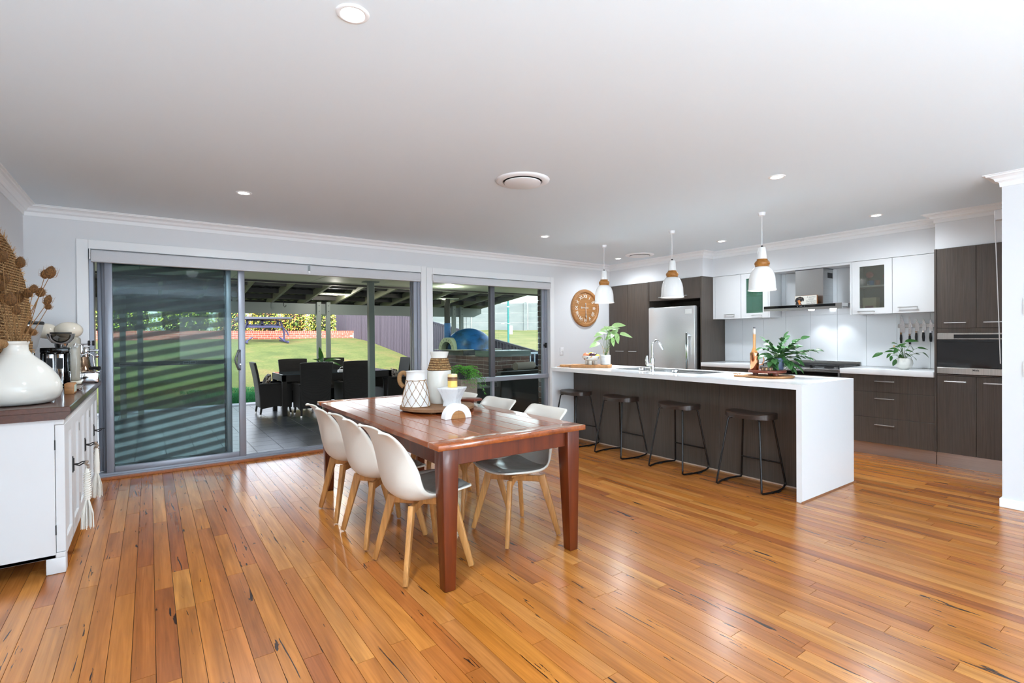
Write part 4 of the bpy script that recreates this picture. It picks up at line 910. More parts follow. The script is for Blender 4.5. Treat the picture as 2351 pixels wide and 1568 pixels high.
MB().lathe([(.045, 0), (.050, .004), (.062, .105), (.060, .110), (.056, .106), (.054, .09), (.0001, .09)], (X, Y, z0), 32).build('pot', P('pot_bluegrey', (72, 84, 108), .45), t, smooth=40)
lm2 = setm(leafmesh('leaf_blade', .50, .2, .06), PN('zz_leaf', (36, 80, 36), (70, 112, 62), .3, (25, 25, 25)))
b0 = Vector((X, Y, z0+.09)); dq = (b0-CAMP).dot(FW); stems = MB(); rp = random.Random(11); nl = 0; rp2 = random.Random(5)
fronds = [((1760, 784), 10), ((1800, 776), 12), ((1838, 778), 12), ((1872, 803), 14), ((1860, 822), 11), ((1752, 815), 10), ((1775, 845), 9), ((1832, 842), 10), ((1784, 800), 10), ((1815, 800), 12), ((1770, 830), 9), ((1810, 835), 9), ((1790, 825), 9), ((1835, 812), 10), ((1772, 798), 9), ((1822, 850), 8)]+[((rp2.uniform(1752, 1836), rp2.uniform(788, 848)), 8) for _ in range(12)]
for (px, py), n_ in fronds:
    dd_ = dq+rp.uniform(-.10, .10); tip = at(px, py, dd_); md = b0.lerp(tip, .5)+Vector((0, 0, .05)); pts = []
    for i in range(9):
        s = i/8; pts.append(b0*(1-s)**2+md*2*s*(1-s)+tip*s*s)
    stems.tube(pts, .0022, 5)
    for j in range(n_):
        s = .30+.70*j/(n_-1); i = min(int(s*8), 7); q = pts[i].lerp(pts[i+1], s*8-i); tn = (pts[i+1]-pts[i]).normalized()
        side = tn.cross(Vector((0, 0, 1))); side = side.normalized() if side.length > .1 else RT
        d_ = tn*(.8 if j < n_-1 else 1.5)+side*(1 if j % 2 else -1)*(.8 if j < n_-1 else .1)+Vector((0, 0, rp.uniform(-.35, .25)))
        leaf(lm2, t, q, d_, rp.uniform(.058, .082), 1.15, up=(rp.uniform(-.5, .3)-.3*FW.x, rp.uniform(-.3, .3)-.4*FW.y, 1)); nl += 1
stems.build('stems', M_['stem'], t, smooth=60)
# plant on the right bench
X, Y = 6.60, 2.015; z0 = BT
t = thing('potted_plant', 'green heart-leaved plant in a round white pot on the right bench', 'plant', (X, Y, z0))
MB().lathe([(.035, 0), (.040, .002), (.068, .03), (.078, .062), (.074, .098), (.062, .120), (.058, .118), (.060, .10), (.0001, .10)], (X, Y, z0), 32).build('pot', PN('pot_marble', (232, 232, 226), (206, 206, 200), .35, (12, 12, 12), lo=.5, hi=.7), t, smooth=50)
lm3 = setm(leafmesh('leaf_blade', .50, .22, .05), M_['leafd'])
b0 = Vector((X, Y, z0+.11)); dq = (b0-CAMP).dot(FW); stems = MB()
lv = [(2016, 813, -1, -.35, 22), (2056, 788, -.9, .35, 16), (2044, 806, -.9, .1, 18), (2057, 805, -.5, -.3, 16), (2040, 816, -.5, -.6, 12), (2046, 822, -.3, -.9, 12), (2054, 832, -.2, -1, 16), (2068, 792, .3, .3, 18), (2076, 795, .9, .15, 18), (2092, 782, 1, .25, 26), (2094, 797, .8, -.6, 16), (2118, 799, 1, .0, 20), (2108, 812, .9, .1, 14), (2126, 814, .9, -.6, 18), (2098, 819, 1, -.4, 22), (2088, 805, 1, -.1, 16), (2070, 805, .1, -.7, 16), (2068, 822, -.1, -1, 20), (2080, 820, .5, -.8, 20), (2062, 796, -.7, .2, 14), (2072, 812, .4, -.6, 18), (2076, 828, .3, -.9, 16), (2052, 800, -.8, .1, 16), (2086, 815, .8, -.4, 16)]
for i, (px, py, dx, dz, ln) in enumerate(lv):
    dd_ = dq+.08*((i*7) % 5-2)/2; c_ = at(px, py, dd_); L_ = ln/FPX*dq; dirv = (RT*dx+UP*dz+FW*(-.3 if i % 2 else .2)).normalized()
    leaf(lm3, t, c_-dirv*L_*.5, dirv, L_*1.1, 1, up=(-.5*FW.x, -.6*FW.y, 1)); stems.tube([b0, b0.lerp(c_-dirv*L_*.5, .6)+Vector((0, 0, .02)), c_-dirv*L_*.5], .0014, 5)
stems.build('stems', M_['stem'], t, smooth=60)
q = at(2053, 795, dq); MB().sphere(q, .011, 10, 8, (.8, .8, 1.3)).build('flower_bud', P('bud_peach', (236, 206, 160), .5), t, smooth=60)
# ---- stools
t = thing('bar_stool', 'dark timber saddle-seat bar stool nearest the clock end of the island', 'bar stool', (0, 0, 0), 'bar stools along the island')
G = []; n1, n2 = 12, 24
def seatpt(u, a):   # u 0..1 radius, a angle ; x depth, y width
    ca, sa = cos(a), sin(a); e = 2.6
    den = (abs(ca)**e+abs(sa)**e)**(1/e); rx, ry = .150, .210
    return (u*rx*ca/den, u*ry*sa/den)
m = MB(); vs = []; rings = [(.0, 1), (.35, 1), (.7, 1), (.92, 1), (1., .985), (1.0, .93), (.985, .90), (.5, .90), (0, .90)]
prof = []
for k in range(9):
    u = (.001, .3, .55, .8, .95, 1, 1, .96, .001)[k]; ring = []
    for j in range(36):
        a = 2*pi*j/36; x, y = seatpt(u, a)
        if k <= 4: z = .655-.022*(1-min(1, (abs(y)/.19)**2))+.006*(x/.15)**2 - (.004 if k == 4 else 0)
        elif k == 5: z = .655-.022*(1-min(1, (abs(y)/.19)**2))-.010+.006*(x/.15)**2
        else: z = .603
        ring.append((x, y, z))
    prof.append(ring)
MB().grid(prof, closev=True).build('seat', M_['stoolseat'], t, smooth=40)
for s in (1, -1):
    xf, xb = -.212, .205; ya = .195*s; zf = .0105; r = .0085
    pts = [(-.095, .115*s, .598), (-.115, .135*s, .596), (-.122, .14*s, .58), (xf+.008, ya*1.02, .045), (xf+.005, ya*1.03, .020), (xf+.025, ya*1.02, zf)]
    for q in (.12, .3, .5, .7, .88): pts.append((xf+(xb-xf)*q, ya+s*.040*sin(pi*q), zf))
    pts += [(xb-.02, ya, zf), (xb-.002, ya*1.02, .022), (xb-.006, ya*1.01, .05), (.118, .135*s, .57), (.110, .13*s, .594), (.090, .115*s, .598)]
    MB().tube(pts, r, 10).build('leg_loop', M_['stoolleg'], t, smooth=60)
    MB().box(-.03, .03, ya+s*.040-.011, ya+s*.040+.011, .0005, .010).build('glide_pad', M_['rubber'], t)
zz = .205; yy = .182
MB().cyl((.172, -yy, zz), (.172, yy, zz), .007, 10).build('stretcher', M_['stoolleg'], t, smooth=60)
MB().box(-.10, .10, -.13, .13, .597, .603).build('seat_plate', M_['matblack'], t)
sl = ['second dark timber bar stool from the clock end of the island', 'third dark timber bar stool from the clock end, two from the near end', 'dark timber bar stool nearest the camera at the island']
for (x, y, rz), lb in zip(((4.272, 3.925, -.03), (4.27, 3.16, -.02), (4.27, 2.415, .02)), sl): dup(t, (x, y, 0), rz, lb)
t.location = (4.275, 4.665, 0); t.rotation_euler = (0, 0, .02)
# ================================================ DINING TABLE
TX0, TX1, TY0, TY1, TZ = 1.18, 2.195, 2.305, 4.585, .770
t = thing('dining_table', 'rectangular red-brown varnished timber dining table with tapered legs', 'table', ((TX0+TX1)/2, (TY0+TY1)/2, 0))
ew = .125
B('end_board', M_['table'], t, (TX0, TX1, TY0, TY0+ew-.0008, TZ-.030, TZ), .003, 2); B('end_board', M_['table'], t, (TX0, TX1, TY1-ew+.0008, TY1, TZ-.030, TZ), .003, 2)
nb = 9; bw_ = (TX1-TX0)/nb; src = None
for i in range(nb):
    B('board', M_['table'], t, (TX0+i*bw_+.0006, TX0+(i+1)*bw_-.0006, TY0+ew, TY1-ew, TZ-.030, TZ), .0022)
ix = .035
for x0, x1, y0, y1 in ((TX0+ix+.06, TX1-ix-.06, TY0+.05, TY0+.075), (TX0+ix+.06, TX1-ix-.06, TY1-.075, TY1-.05), (TX0+.05, TX0+.075, TY0+ix+.06, TY1-ix-.06), (TX1-.075, TX1-.05, TY0+ix+.06, TY1-ix-.06)):
    B('apron', M_['tleg'], t, (x0, x1, y0, y1, TZ-.125, TZ-.0305), .003)
for sx_, sy in ((0, 0), (1, 0), (0, 1), (1, 1)):
    X = TX0+.035 if not sx_ else TX1-.035; Y = TY0+.022 if not sy else TY1-.022; dx = -1 if sx_ else 1; dy = -1 if sy else 1
    w_, v_ = .093, .062; zt = TZ-.0305; m = MB()
    def rect(w, z): return [(X, Y, z), (X+dx*w, Y, z), (X+dx*w, Y+dy*w, z), (X, Y+dy*w, z)]
    vs = rect(v_, .001)+rect(w_, zt-.12)+rect(w_, zt)
    o_ = [(0, 3, 2, 1), (8, 9, 10, 11)]
    for k in (0, 4):
        for i in range(4): o_.append((k+i, k+(i+1) % 4, k+4+(i+1) % 4, k+4+i))
    if dx*dy < 0: o_ = [f[::-1] for f in o_]
    # outer corner stays plumb only nearly: shift the foot inward a little
    vs = [(a+dx*.012, b+dy*.006, c) if c < .01 else (a, b, c) for a, b, c in vs]
    m.add(vs, o_).build('leg', M_['tleg'], t, bevel=.004, seg=2)
# ================================================ CHAIRS
def cr(pts, s):
    n = len(pts)-1; x = s*n; i = min(int(x), n-1); f = x-i
    g = lambda k: pts[max(0, min(n, k))]
    p0, p1, p2, p3 = g(i-1), g(i), g(i+1), g(i+2)
    return [.5*((2*b)+(-a+c)*f+(2*a-5*b+4*c-d)*f*f+(-a+3*b-3*c+d)*f**3) for a, b, c, d in zip(p0, p1, p2, p3)]
# x, z, halfwidth, edge dx, edge dz
K = [(.238, .452, .175, -.020, .012), (.205, .458, .215, .0, .012), (.13, .440, .236, .0, .030), (.03, .420, .244, .0, .046), (-.07, .410, .244, .012, .062), (-.145, .420, .240, .045, .080), (-.195, .462, .234, .080, .082), (-.222, .530, .226, .098, .060), (-.238, .610, .216, .092, .035), (-.252, .690, .210, .068, .018), (-.266, .760, .208, .030, .012), (-.280, .806, .200, -.012, .012), (-.292, .826, .150, -.030, -.010)]
def shellpt(u, v):
    x, z, w, ex, ez = cr(K, v); a = abs(u)**2.3
    return Vector((x+ex*a, w*sin(u*pi/2*.98)/sin(pi/2*.98) if False else w*(u*1.12-.12*u**3), z+ez*a))
t = thing('dining_chair', 'white moulded tub chair on the left of the table, nearest the camera', 'chair', (0, 0, 0), 'white tub chairs round the dining table')
G = [[shellpt(-1+2*j/18, i/36) for j in range(19)] for i in range(37)]
MB().grid(G).build('shell', M_['shell'], t, smooth=80, solid=.011)
bpy.data.objects['shell'].modifiers['t'].offset = 0
G = []
for i in range(15):
    s = .055+.40*i/14; row = []
    for j in range(15):
        u = -.80+1.6*j/14; k = (1-abs(2*i/14-1)**6)*(1-abs(u/.8)**6); q = shellpt(u, s)
        tu = .86+.14*min(1, (1-abs(2*i/14-1))*3); q = shellpt(u*tu, s); row.append(q+Vector((0, 0, .008+.022*k)))
    G.append(row)
MB().grid(G).build('seat_pad', M_['pad'], t, smooth=80)
for sx_, sy in ((1, 1), (1, -1), (-1, -1), (-1, 1)):
    m = MB(); a = Vector((sx_*.125, sy*.130, .395)); b = Vector((sx_*.205, sy*.212, .0065))
    tg = Vector((-sx_*.5, sy*.5, 0)).cross(Vector((0, 0, 1)))
    m.beam(a, b, .050, .030, .030, .024, side=(sx_, sy, 0)); m.build('leg', M_['beech'], t, bevel=.004, seg=2)
for s in (1, -1):
    MB().beam((.135, .14*s, .372), (-.135, -.14*s, .372), .028, .044 if s > 0 else .040).build('cross_beam', M_['beech'], t, bevel=.003)
B('seat_mount', M_['beech'], t, (-.07, .07, -.07, .07, .392, .404), .002)
lab = [((1.275, 3.30, 0.02), 'middle white tub chair on the left side of the table'), ((1.27, 3.865, -.02), 'white tub chair on the left side of the table, nearest the sliding door'),
       ((2.00, 2.79, pi-.03), 'white tub chair right of the table, grey pad showing under the tabletop'), ((2.01, 3.39, pi+.02), 'middle white tub chair on the right side of the table'), ((2.01, 3.96, pi), 'furthest white tub chair on the right side of the table')]
for (x, y, rz), lb in lab: dup(t, (x, y, 0), rz, lb)
t.location = (1.285, 2.725, 0); t.rotation_euler = (0, 0, 0.02)
# ================================================ TABLE ITEMS
bc = Vector((1.785, 3.50)); 
t = thing('round_board', 'round rough timber serving board on low battens, on the dining table', 'board', (bc.x, bc.y, TZ))
for k in (-1, 1): MB().box(bc.x+k*.13-.02, bc.x+k*.13+.02, bc.y-.20, bc.y+.20, TZ+.0005, TZ+.014).build('batten', M_['mango'], t, bevel=.002)
R_ = .280
for i in range(5):
    x0 = -R_+i*2*R_/5; x1 = x0+2*R_/5; pts = []
    for k in range(9):
        x = x0+(x1-x0)*k/8; pts.append((bc.x+x*.9995 if 0 < k < 8 else bc.x+x+(.0006 if k == 0 else -.0006), bc.y-math.sqrt(max(R_*R_-x*x, 0.0001))))
    for k in range(8, -1, -1):
        x = x0+(x1-x0)*k/8; pts.append((bc.x+x, bc.y+math.sqrt(max(R_*R_-x*x, 0.0001))))
    MB().prism(pts, TZ+.0145, TZ+.033).build('board_slat', M_['mango'], t)
BZ = TZ+.0335
t = thing('paddle_board', 'timber paddle end showing right of the white pedestal, on the dining table', 'board', (2.10, 3.52, TZ))
MB().prism([(1.98, 3.62), (2.10, 3.47), (2.19, 3.50), (2.20, 3.56), (2.06, 3.74)], TZ+.034+.0, TZ+.052).build('board_body', M_['acacia'], t, bevel=.004, seg=2)
MB().box(2.06, 2.11, 3.50, 3.55, TZ+.0005, TZ+.0335).build('support_block', M_['acacia'], t)
# net jug
jc = Vector((1.622, 3.525))
t = thing('jug', 'white pottery jug wrapped in a jute net with a bound handle', 'jug', (jc.x, jc.y, BZ))
def jr(z): return .106-.034*(z/.20)**1.3 if z < .20 else .072-.004*(z-.20)/.05
prof = [(.0001, 0), (.098, 0), (.106, .006)]+[(jr(.01+.019*k), .01+.019*k) for k in range(11)]+[(.071, .215), (.069, .235), (.070, .255), (.0745, .262), (.0725, .264), (.067, .255), (.066, .235), (.066, .10), (.0001, .10)]
MB().lathe(prof, (jc.x, jc.y, BZ), 48, cap=False).build('jug_body', M_['ceramicm'], t, smooth=50)
m = MB(); NN = 10
def np_(k, lv, o=.002): 
    a = 2*pi*(k+.5*(lv % 2))/NN+.2; z = .006+lv*.0475; r = jr(z)+o; return Vector((jc.x+r*cos(a), jc.y+r*sin(a), BZ+z))
for lv in range(4):
    for k in range(NN):
        for dk in (0, -1 if lv % 2 == 0 else 1):
            a = np_(k, lv); b = np_(k+dk, lv+1); mid = (a+b)/2; c2 = Vector((mid.x-jc.x, mid.y-jc.y)); zz = mid.z-BZ; rr = jr(zz)+.002; c2 = c2.normalized()*rr
            m.tube([a, Vector((jc.x+c2.x, jc.y+c2.y, mid.z-.001)), b], .0018, 5)
for z in (.004, .196): m.tube([(jc.x+(jr(z)+.002)*cos(a), jc.y+(jr(z)+.002)*sin(a), BZ+z+.001*sin(a*7)) for a in [2*pi*i/40 for i in range(40)]], .0026, 6, closed=True)
for lv in range(5):
    for k in range(NN): m.sphere(np_(k, lv, .0025), .0038, 6, 4)
m.build('jute_net', M_['rope'], t, smooth=60)
hd_ = -(RT*1.0).normalized(); hp = [Vector((jc.x, jc.y, BZ))+hd_*r+Vector((0, 0, z)) for r, z in ((.066, .232), (.085, .250), (.108, .246), (.122, .222), (.122, .19), (.112, .165), (.092, .145))]
hp2 = [Vector(cr([tuple(q) for q in hp], i/60)) for i in range(61)]
MB().tube(hp2, [.0155+.0016*(i % 2) for i in range(61)], 12).build('jug_handle', M_['rope'], t, smooth=60)
# tall vase
vc = Vector((1.845, 3.575))
t = thing('tall_vase', 'tall white vase with a woven seagrass collar', 'vase', (vc.x, vc.y, BZ))
prof = [(.0001, 0), (.070, 0), (.076, .005), (.086, .06), (.092, .14), (.093, .22), (.088, .268), (.076, .31), (.062, .345), (.060, .352), (.066, .375), (.072, .395), (.0735, .402), (.070, .402), (.062, .375), (.055, .350), (.055, .25), (.0001, .25)]
MB().lathe(prof, (vc.x, vc.y, BZ), 48, cap=False).build('vase_body', M_['ceramic'], t, smooth=50)
m = MB(); ring = []
for i in range(13):
    z = .262+.090*i/12; r = .0955-.030*(max(0, i)/12)**.9
    ring.append((r+.002*(i % 2), z)); 
MB().lathe([(ring[0][0]-.006, .258)]+ring+[(ring[-1][0]-.006, .356)], (vc.x, vc.y, BZ), 64, cap=False).build('seagrass_collar', M_['seagrass'], t, smooth=60)
# marbled pedestal (tapered block) with candle
dc = Vector((1.852, 3.385))
mar = PN('distressed_white', (236, 238, 240), (206, 208, 212), .55, (18, 30, 8), detail=6, bs=.5, bd=.004, dist=1.4, lo=.52, hi=.7)
t = thing('pedestal', 'whitewashed timber pedestal block, waisted, under the candle', 'pedestal', (dc.x, dc.y, BZ))
def sqr(w, z, rot=.62, f=1.): 
    return [Vector((dc.x+w*(cos(rot)*a-sin(rot)*b*f), dc.y+w*(sin(rot)*a+cos(rot)*b*f), BZ+z)) for a, b in ((-1, -1), (1, -1), (1, 1), (-1, 1))]
G = [sqr(w, z) for w, z in ((.054, 0), (.052, .010), (.049, .034), (.058, .066), (.069, .098), (.080, .122), (.084, .132), (.083, .138))]
m = MB().grid(G, closev=True); n0 = len(m.v); m.f += [(3, 2, 1, 0), tuple(n0-4+i for i in range(4))]; m.mi += [0, 0]; m.rnd += [0, 0]
m.build('block', mar, t, bevel=.004, seg=2)
cx_, cy2 = dc.x+.004, dc.y+.0
t = thing('candle', 'yellow jar candle with a brown band on the white pedestal', 'candle', (cx_, cy2, BZ+.1385))
z0 = BZ+.1385
MB().lathe([(.0001, 0), (.035, 0), (.0365, .003), (.0365, .056), (.0001, .056)], (cx_, cy2, z0), 32).build('wax', P('yellow_wax', (240, 206, 112), .3), t, smooth=40)
MB().lathe([(.0371, .050), (.0371, .078)], (cx_, cy2, z0), 32, cap=False).build('brown_band', PN('band_brown', (160, 110, 66), (96, 62, 40), .5, (1, 1, 130), lo=.48, hi=.52), t, smooth=40)
MB().lathe([(.0365, .056), (.0365, .094), (.034, .098), (.0001, .096)], (cx_, cy2, z0), 32, cap=False).build('jar_top', P('cream_wax', (232, 210, 158), .3), t, smooth=40)
# arch ornament in two halves
ac = Vector((1.688, 2.998)); rz = radians(-3)
for s, lb in ((-1, 'left half of the white and timber arch ornament on the table'), (1, 'right half of the white and timber arch ornament on the table')):
    t = thing('arch_bookend', lb, 'ornament', (ac.x+s*.04, ac.y, TZ), 'arch ornament halves')
    def ap(r, a): return (ac.x+s*(.0004+r*cos(a)), TZ+.0006+r*sin(a))
    out = [ap(.100, i*pi/2/14) for i in range(15)]; inn = [ap(.054, i*pi/2/14) for i in range(15)]
    MB().prism(out+inn[::-1] if s > 0 else (out+inn[::-1])[::-1], ac.y-.0, ac.y+.062, 'y').build('marble_arch', P('white_marble', (240, 240, 240), .3), t, bevel=.002)
    q = [ap(.0535, i*pi/2/14) for i in range(15)]+[ap(0, 0)]
    MB().prism(q if s > 0 else q[::-1], ac.y+.001, ac.y+.061, 'y').build('timber_core', M_['clockw'], t)
# planter with fern between table and window
pc = Vector((3.31, 5.72))
t = thing('planter_stand', 'tall square grey textured planter behind the dining table', 'planter', (pc.x, pc.y, 0))
MB().taper(pc.x-.115, pc.x+.115, pc.y-.115, pc.y+.115, .001, .775, -.006).build('planter_box', M_['linen'], t, bevel=.003)
t = thing('fern', 'bright green maidenhair fern in a dark pot on the grey planter', 'fern', (pc.x, pc.y, .776))
MB().lathe([(.07, 0), (.075, .004), (.092, .125), (.088, .128), (.082, .12), (.0001, .115)], (pc.x, pc.y, .7765), 28).build('pot', P('pot_dark', (40, 42, 50), .4), t, smooth=40)
rf = random.Random(9); m = MB(); sm = MB(); top = Vector((pc.x, pc.y, .89))
for i in range(62):
    a = rf.uniform(0, 2*pi); el = rf.uniform(.1, 1.3); Ln = rf.uniform(.13, .24); h_ = Vector((cos(a)*cos(el), sin(a)*cos(el), sin(el)))
    pts = [top+h_*Ln*s+Vector((cos(a), sin(a), 0))*.10*s*s-Vector((0, 0, .30*s*s*(1.1-el*.5)*Ln/.2)) for s in [j/8 for j in range(9)]]
    sm.tube(pts, .0009, 3, cap=False)
    for j in range(2, 9):
        tn = (pts[j]-pts[j-1]).normalized(); sd = tn.cross(Vector((0, 0, 1))).normalized()
        for k in (-1, 1):
            for q in range(3):
                c_ = pts[j]+sd*k*(.010+.012*q)*(1.2-j/12)+tn*.008*q-Vector((0, 0, .004*q+rf.uniform(0, .006))); w_ = .0085
                n_ = Vector((rf.uniform(-.5, .5), rf.uniform(-.9, .1), 1)).normalized(); u_ = n_.cross(tn).normalized(); v_ = n_.cross(u_)
                m.add([c_-u_*w_, c_-v_*w_*.8, c_+u_*w_, c_+v_*w_*.9], [(0, 1, 2, 3)])
o = m.build('fronds', M_['fern'], t); o['kind'] = 'stuff'; sm.build('stems', P('fern_stem', (60, 50, 30), .6), t)
# ================================================ SIDEBOARD
SX, SX0, SY0, SY1, ST = -.400, -.870, 3.83, 6.02, .945
paintw = P('chalk_white', (216, 216, 217), .5); walnut = wood('sideboard_top', [(96, 54, 36), (80, 42, 28)], .3, grain=(60, 2, 60), big=(8, .8, 8), rnd=False, coat=.4)
t = thing('sideboard', 'long white painted sideboard with a dark timber top at the left wall', 'sideboard', ((SX+SX0)/2, (SY0+SY1)/2, 0))
MB().prism([(SX0, .915), (SX+.035, .915), (SX+.030, .945), (SX0, .945)], SY0-.03, SY1+.02, 'y').build('top', walnut, t, bevel=.003)
MB().prism([(SX0+.002, .872), (SX+.004, .872), (SX+.012, .885), (SX+.028, .900), (SX+.030, .9148), (SX0+.002, .9148)][::1], SY0-.022, SY1+.01, 'y').build('top_moulding', walnut, t)
m = MB().box(SX0, SX-.042, SY0, SY0+.022, .09, .872).box(SX0, SX-.042, SY1-.022, SY1, .09, .872).box(SX0, SX0+.012, SY0, SY1, .09, .872).box(SX0, SX-.042, SY0, SY1, .09, .11)
m.build('carcass', paintw, t, bevel=.002)
m = MB()
m.box(SX-.042, SX, SY0, SY1, .842, .872).box(SX-.042, SX, SY0, SY1, .09, .118); m.build('face_rail', paintw, t, bevel=.002)
for x0 in (SX0, SX-.085):
    for y0, y1 in ((SY0, SY0+.075), (SY1-.075, SY1)):
        MB().box(x0, x0+.085, y0, y1, .001, .0895).build('leg', paintw, t, bevel=.004, seg=2)
dw = (SY1-SY0)/6
for i in range(6):
    a = SY0+i*dw+(.004 if i == 0 else .0015); b = SY0+(i+1)*dw-.0015
    m = MB().box(SX-.040, SX+.001, a, a+.055, .12, .84).box(SX-.040, SX+.001, b-.055, b, .12, .84).box(SX-.040, SX+.001, a+.055, b-.055, .12, .185).box(SX-.040, SX+.001, a+.055, b-.055, .775, .84)
    dr = m.build('door', paintw, t, bevel=.002); B('door_panel', paintw, dr, (SX-.034, SX-.012, a+.05, b-.05, .18, .78), .002)
    if i % 2 == 0:
        for z in (.22, .70): B('hinge', M_['matblack'], dr, (SX-.043, SX-.038, a-.0055, a-.0005, z, z+.055))
    else:
        for z in (.22, .70): B('hinge', M_['matblack'], dr, (SX-.036, SX+.003, b+.0005, b+.0015, z, z+.055))
tas = []
for yk in (SY0+dw, SY0+3*dw, SY0+5*dw):
    lt = MB(); z = .545
    lt.box(SX+.001, SX+.006, yk-.03, yk-.018, z-.05, z+.05).box(SX+.001, SX+.006, yk+.018, yk+.03, z-.05, z+.03)
    lt.cyl((SX+.006, yk-.024, z), (SX+.030, yk-.024, z), .005, 8).tube([(SX+.030, yk-.024, z), (SX+.045, yk, z+.006), (SX+.075, yk+.01, z+.004)], .004, 6).tube([(SX+.006, yk+.024, z-.01), (SX+.03, yk+.018, z-.02), (SX+.055, yk+.008, z-.004)], .004, 6)
    lt.build('latch', M_['matblack'], t)
cot = P('cotton', (232, 228, 218), .9); bead = P('taupe_bead', (150, 132, 116), .7)
def tassel(p, L1, L2, lb, beads):
    t = thing('tassel', lb, 'tassel', p, 'macrame tassels on the sideboard latches'); p = Vector(p); rt = random.Random(int(p.y*10))
    m = MB()
    for i in range(9 if beads else 5): m.sphere(p+Vector((rt.uniform(-.010, .010), rt.uniform(-.012, .012), .012-.012*(i % 4))), .008, 8, 6)
    m.build('bead_cluster', bead, t, smooth=60)
    G = [(.004, 0), (.010, -.02), (.014, -.05), (.016, -L1*.6), (.016, -L1)]
    MB().lathe([(r, z-.02) for r, z in G], p, 14).build('knotted_band', cot, t, smooth=60)
    m = MB()
    if beads:
        for i in range(9):
            z = -.03-(L1-.02)*i/9
            for s in (-1, 1): m.tube([p+Vector((.018*cos(a)*s, .018*sin(a), z-.012*a/pi)) for a in [j*pi/6 for j in range(7)]], .0025, 5)
        m.build('net_wrap', bead, t, smooth=60); m = MB()
    else:
        for i in range(12):
            z = -.05-(L1-.04)*i/12; m.tube([p+Vector((.018*cos(a), .018*sin(a), z-.012*sin(a/2))) for a in [j*2*pi/10 for j in range(11)]], .003, 5)
        m.build('wraps', cot, t, smooth=60); m = MB()
    for i in range(46):
        a = rt.uniform(0, 2*pi); r = .034*math.sqrt(rt.random()); q = p+Vector((.008*cos(a), .010*sin(a), -L1-.015)); e = p+Vector((r*cos(a), r*1.2*sin(a), -L1-L2*rt.uniform(.93, 1)))
        m.tube([q, q.lerp(e, .5)+Vector((r*.3*cos(a), r*.3*sin(a), 0)), e], .0021, 4)
    o = m.build('fringe', cot, t, smooth=60); o['kind'] = 'stuff'
tassel((SX+.068, SY0+dw+.008, .535), .21, .205, 'cream tassel with wound cords on the nearest pair of sideboard doors', False)
tassel((SX+.068, SY0+3*dw+.008, .535), .20, .20, 'tassel with a netted taupe band on the middle pair of sideboard doors', True)
# vase with teasels
vx, vy = -.640, 4.13; BZ = ST+.0005
t = thing('floor_vase', 'large round white glazed vase with a rope-bound handle on the sideboard', 'vase', (vx, vy, BZ))
prof = [(.0001, 0), (.13, 0), (.165, .008), (.193, .035), (.205, .075), (.203, .11), (.188, .155), (.160, .20), (.125, .24), (.090, .272), (.064, .298), (.056, .318), (.054, .345), (.056, .352), (.060, .356), (.060, .368), (.056, .370), (.050, .366), (.048, .33), (.10, .24), (.0001, .24)]
prof = [(r, z) for r, z in prof]
MB().lathe(prof, (vx, vy, BZ), 56, cap=False).build('vase_body', M_['ceramic'], t, smooth=60)
hd_ = (-RT*.16-FW).normalized(); hp = [Vector((vx, vy, BZ))+hd_*r+Vector((0, 0, z)) for r, z in ((.055, .350), (.078, .357), (.100, .345), (.118, .315), (.130, .28), (.142, .25), (.145, .236))]
hp2 = [Vector(cr([tuple(q) for q in hp], i/70)) for i in range(71)]
MB().tube(hp2, [.023+.0016*(i % 2) for i in range(71)], 14).build('rope_handle', M_['rope'], t, smooth=60)
tea = PN('teasel_brown', (126, 86, 44), (78, 52, 26), .9, (120, 120, 120), bs=1, bd=.004); tst = P('teasel_stem', (146, 108, 66), .8)
heads = [(47, 602, 9, 13), (116, 625, 10, 15), (104, 629, 8, 11), (4, 587, 11, 16), (9, 640, 11, 15), (2, 656, 10, 13), (5, 682, 11, 14), (24, 687, 11, 16), (42, 682, 11, 14), (64, 673, 9, 11), (78, 663, 8, 10), (93, 671, 9, 11), (110, 689, 7, 13), (111, 704, 6, 7), (38, 712, 8, 11), (76, 763, 7, 8), (63, 757, 8, 9), (-18, 640, 10, 14), (-30, 690, 10, 14)]
TL = ['teasel right of the woven disc rim, above the tall cluster', 'large teasel head furthest right and highest against the white wall', 'teasel head just behind and below the highest right one', 'big teasel head at the left photo edge, highest on the woven disc', 'teasel head over the disc at the left edge, second highest', 'teasel head half cut by the left photo edge, middle height', 'teasel head at the left edge, level with the middle cluster', 'dark teasel head left of centre over the braided disc', 'dark plump teasel head right of the dark left-centre one', 'teasel head left in the row of three above the vase neck', 'middle teasel head of the row of three above the vase neck', 'teasel head right in the row of three above the vase neck', 'narrow dark teasel head at the right, below the row of three', 'smallest teasel head at the right, lowest of the upright ones', 'pale teasel head hanging low over the disc, left of the neck', 'low small teasel head just above the vase mouth, right one', 'low small teasel head just above the vase mouth, left one', 'teasel mostly outside the left photo edge, upper one', 'teasel mostly outside the left photo edge, lower one']
nk = Vector((vx, vy, BZ+.36)); dn = (nk-CAMP).dot(FW); rh = random.Random(2)
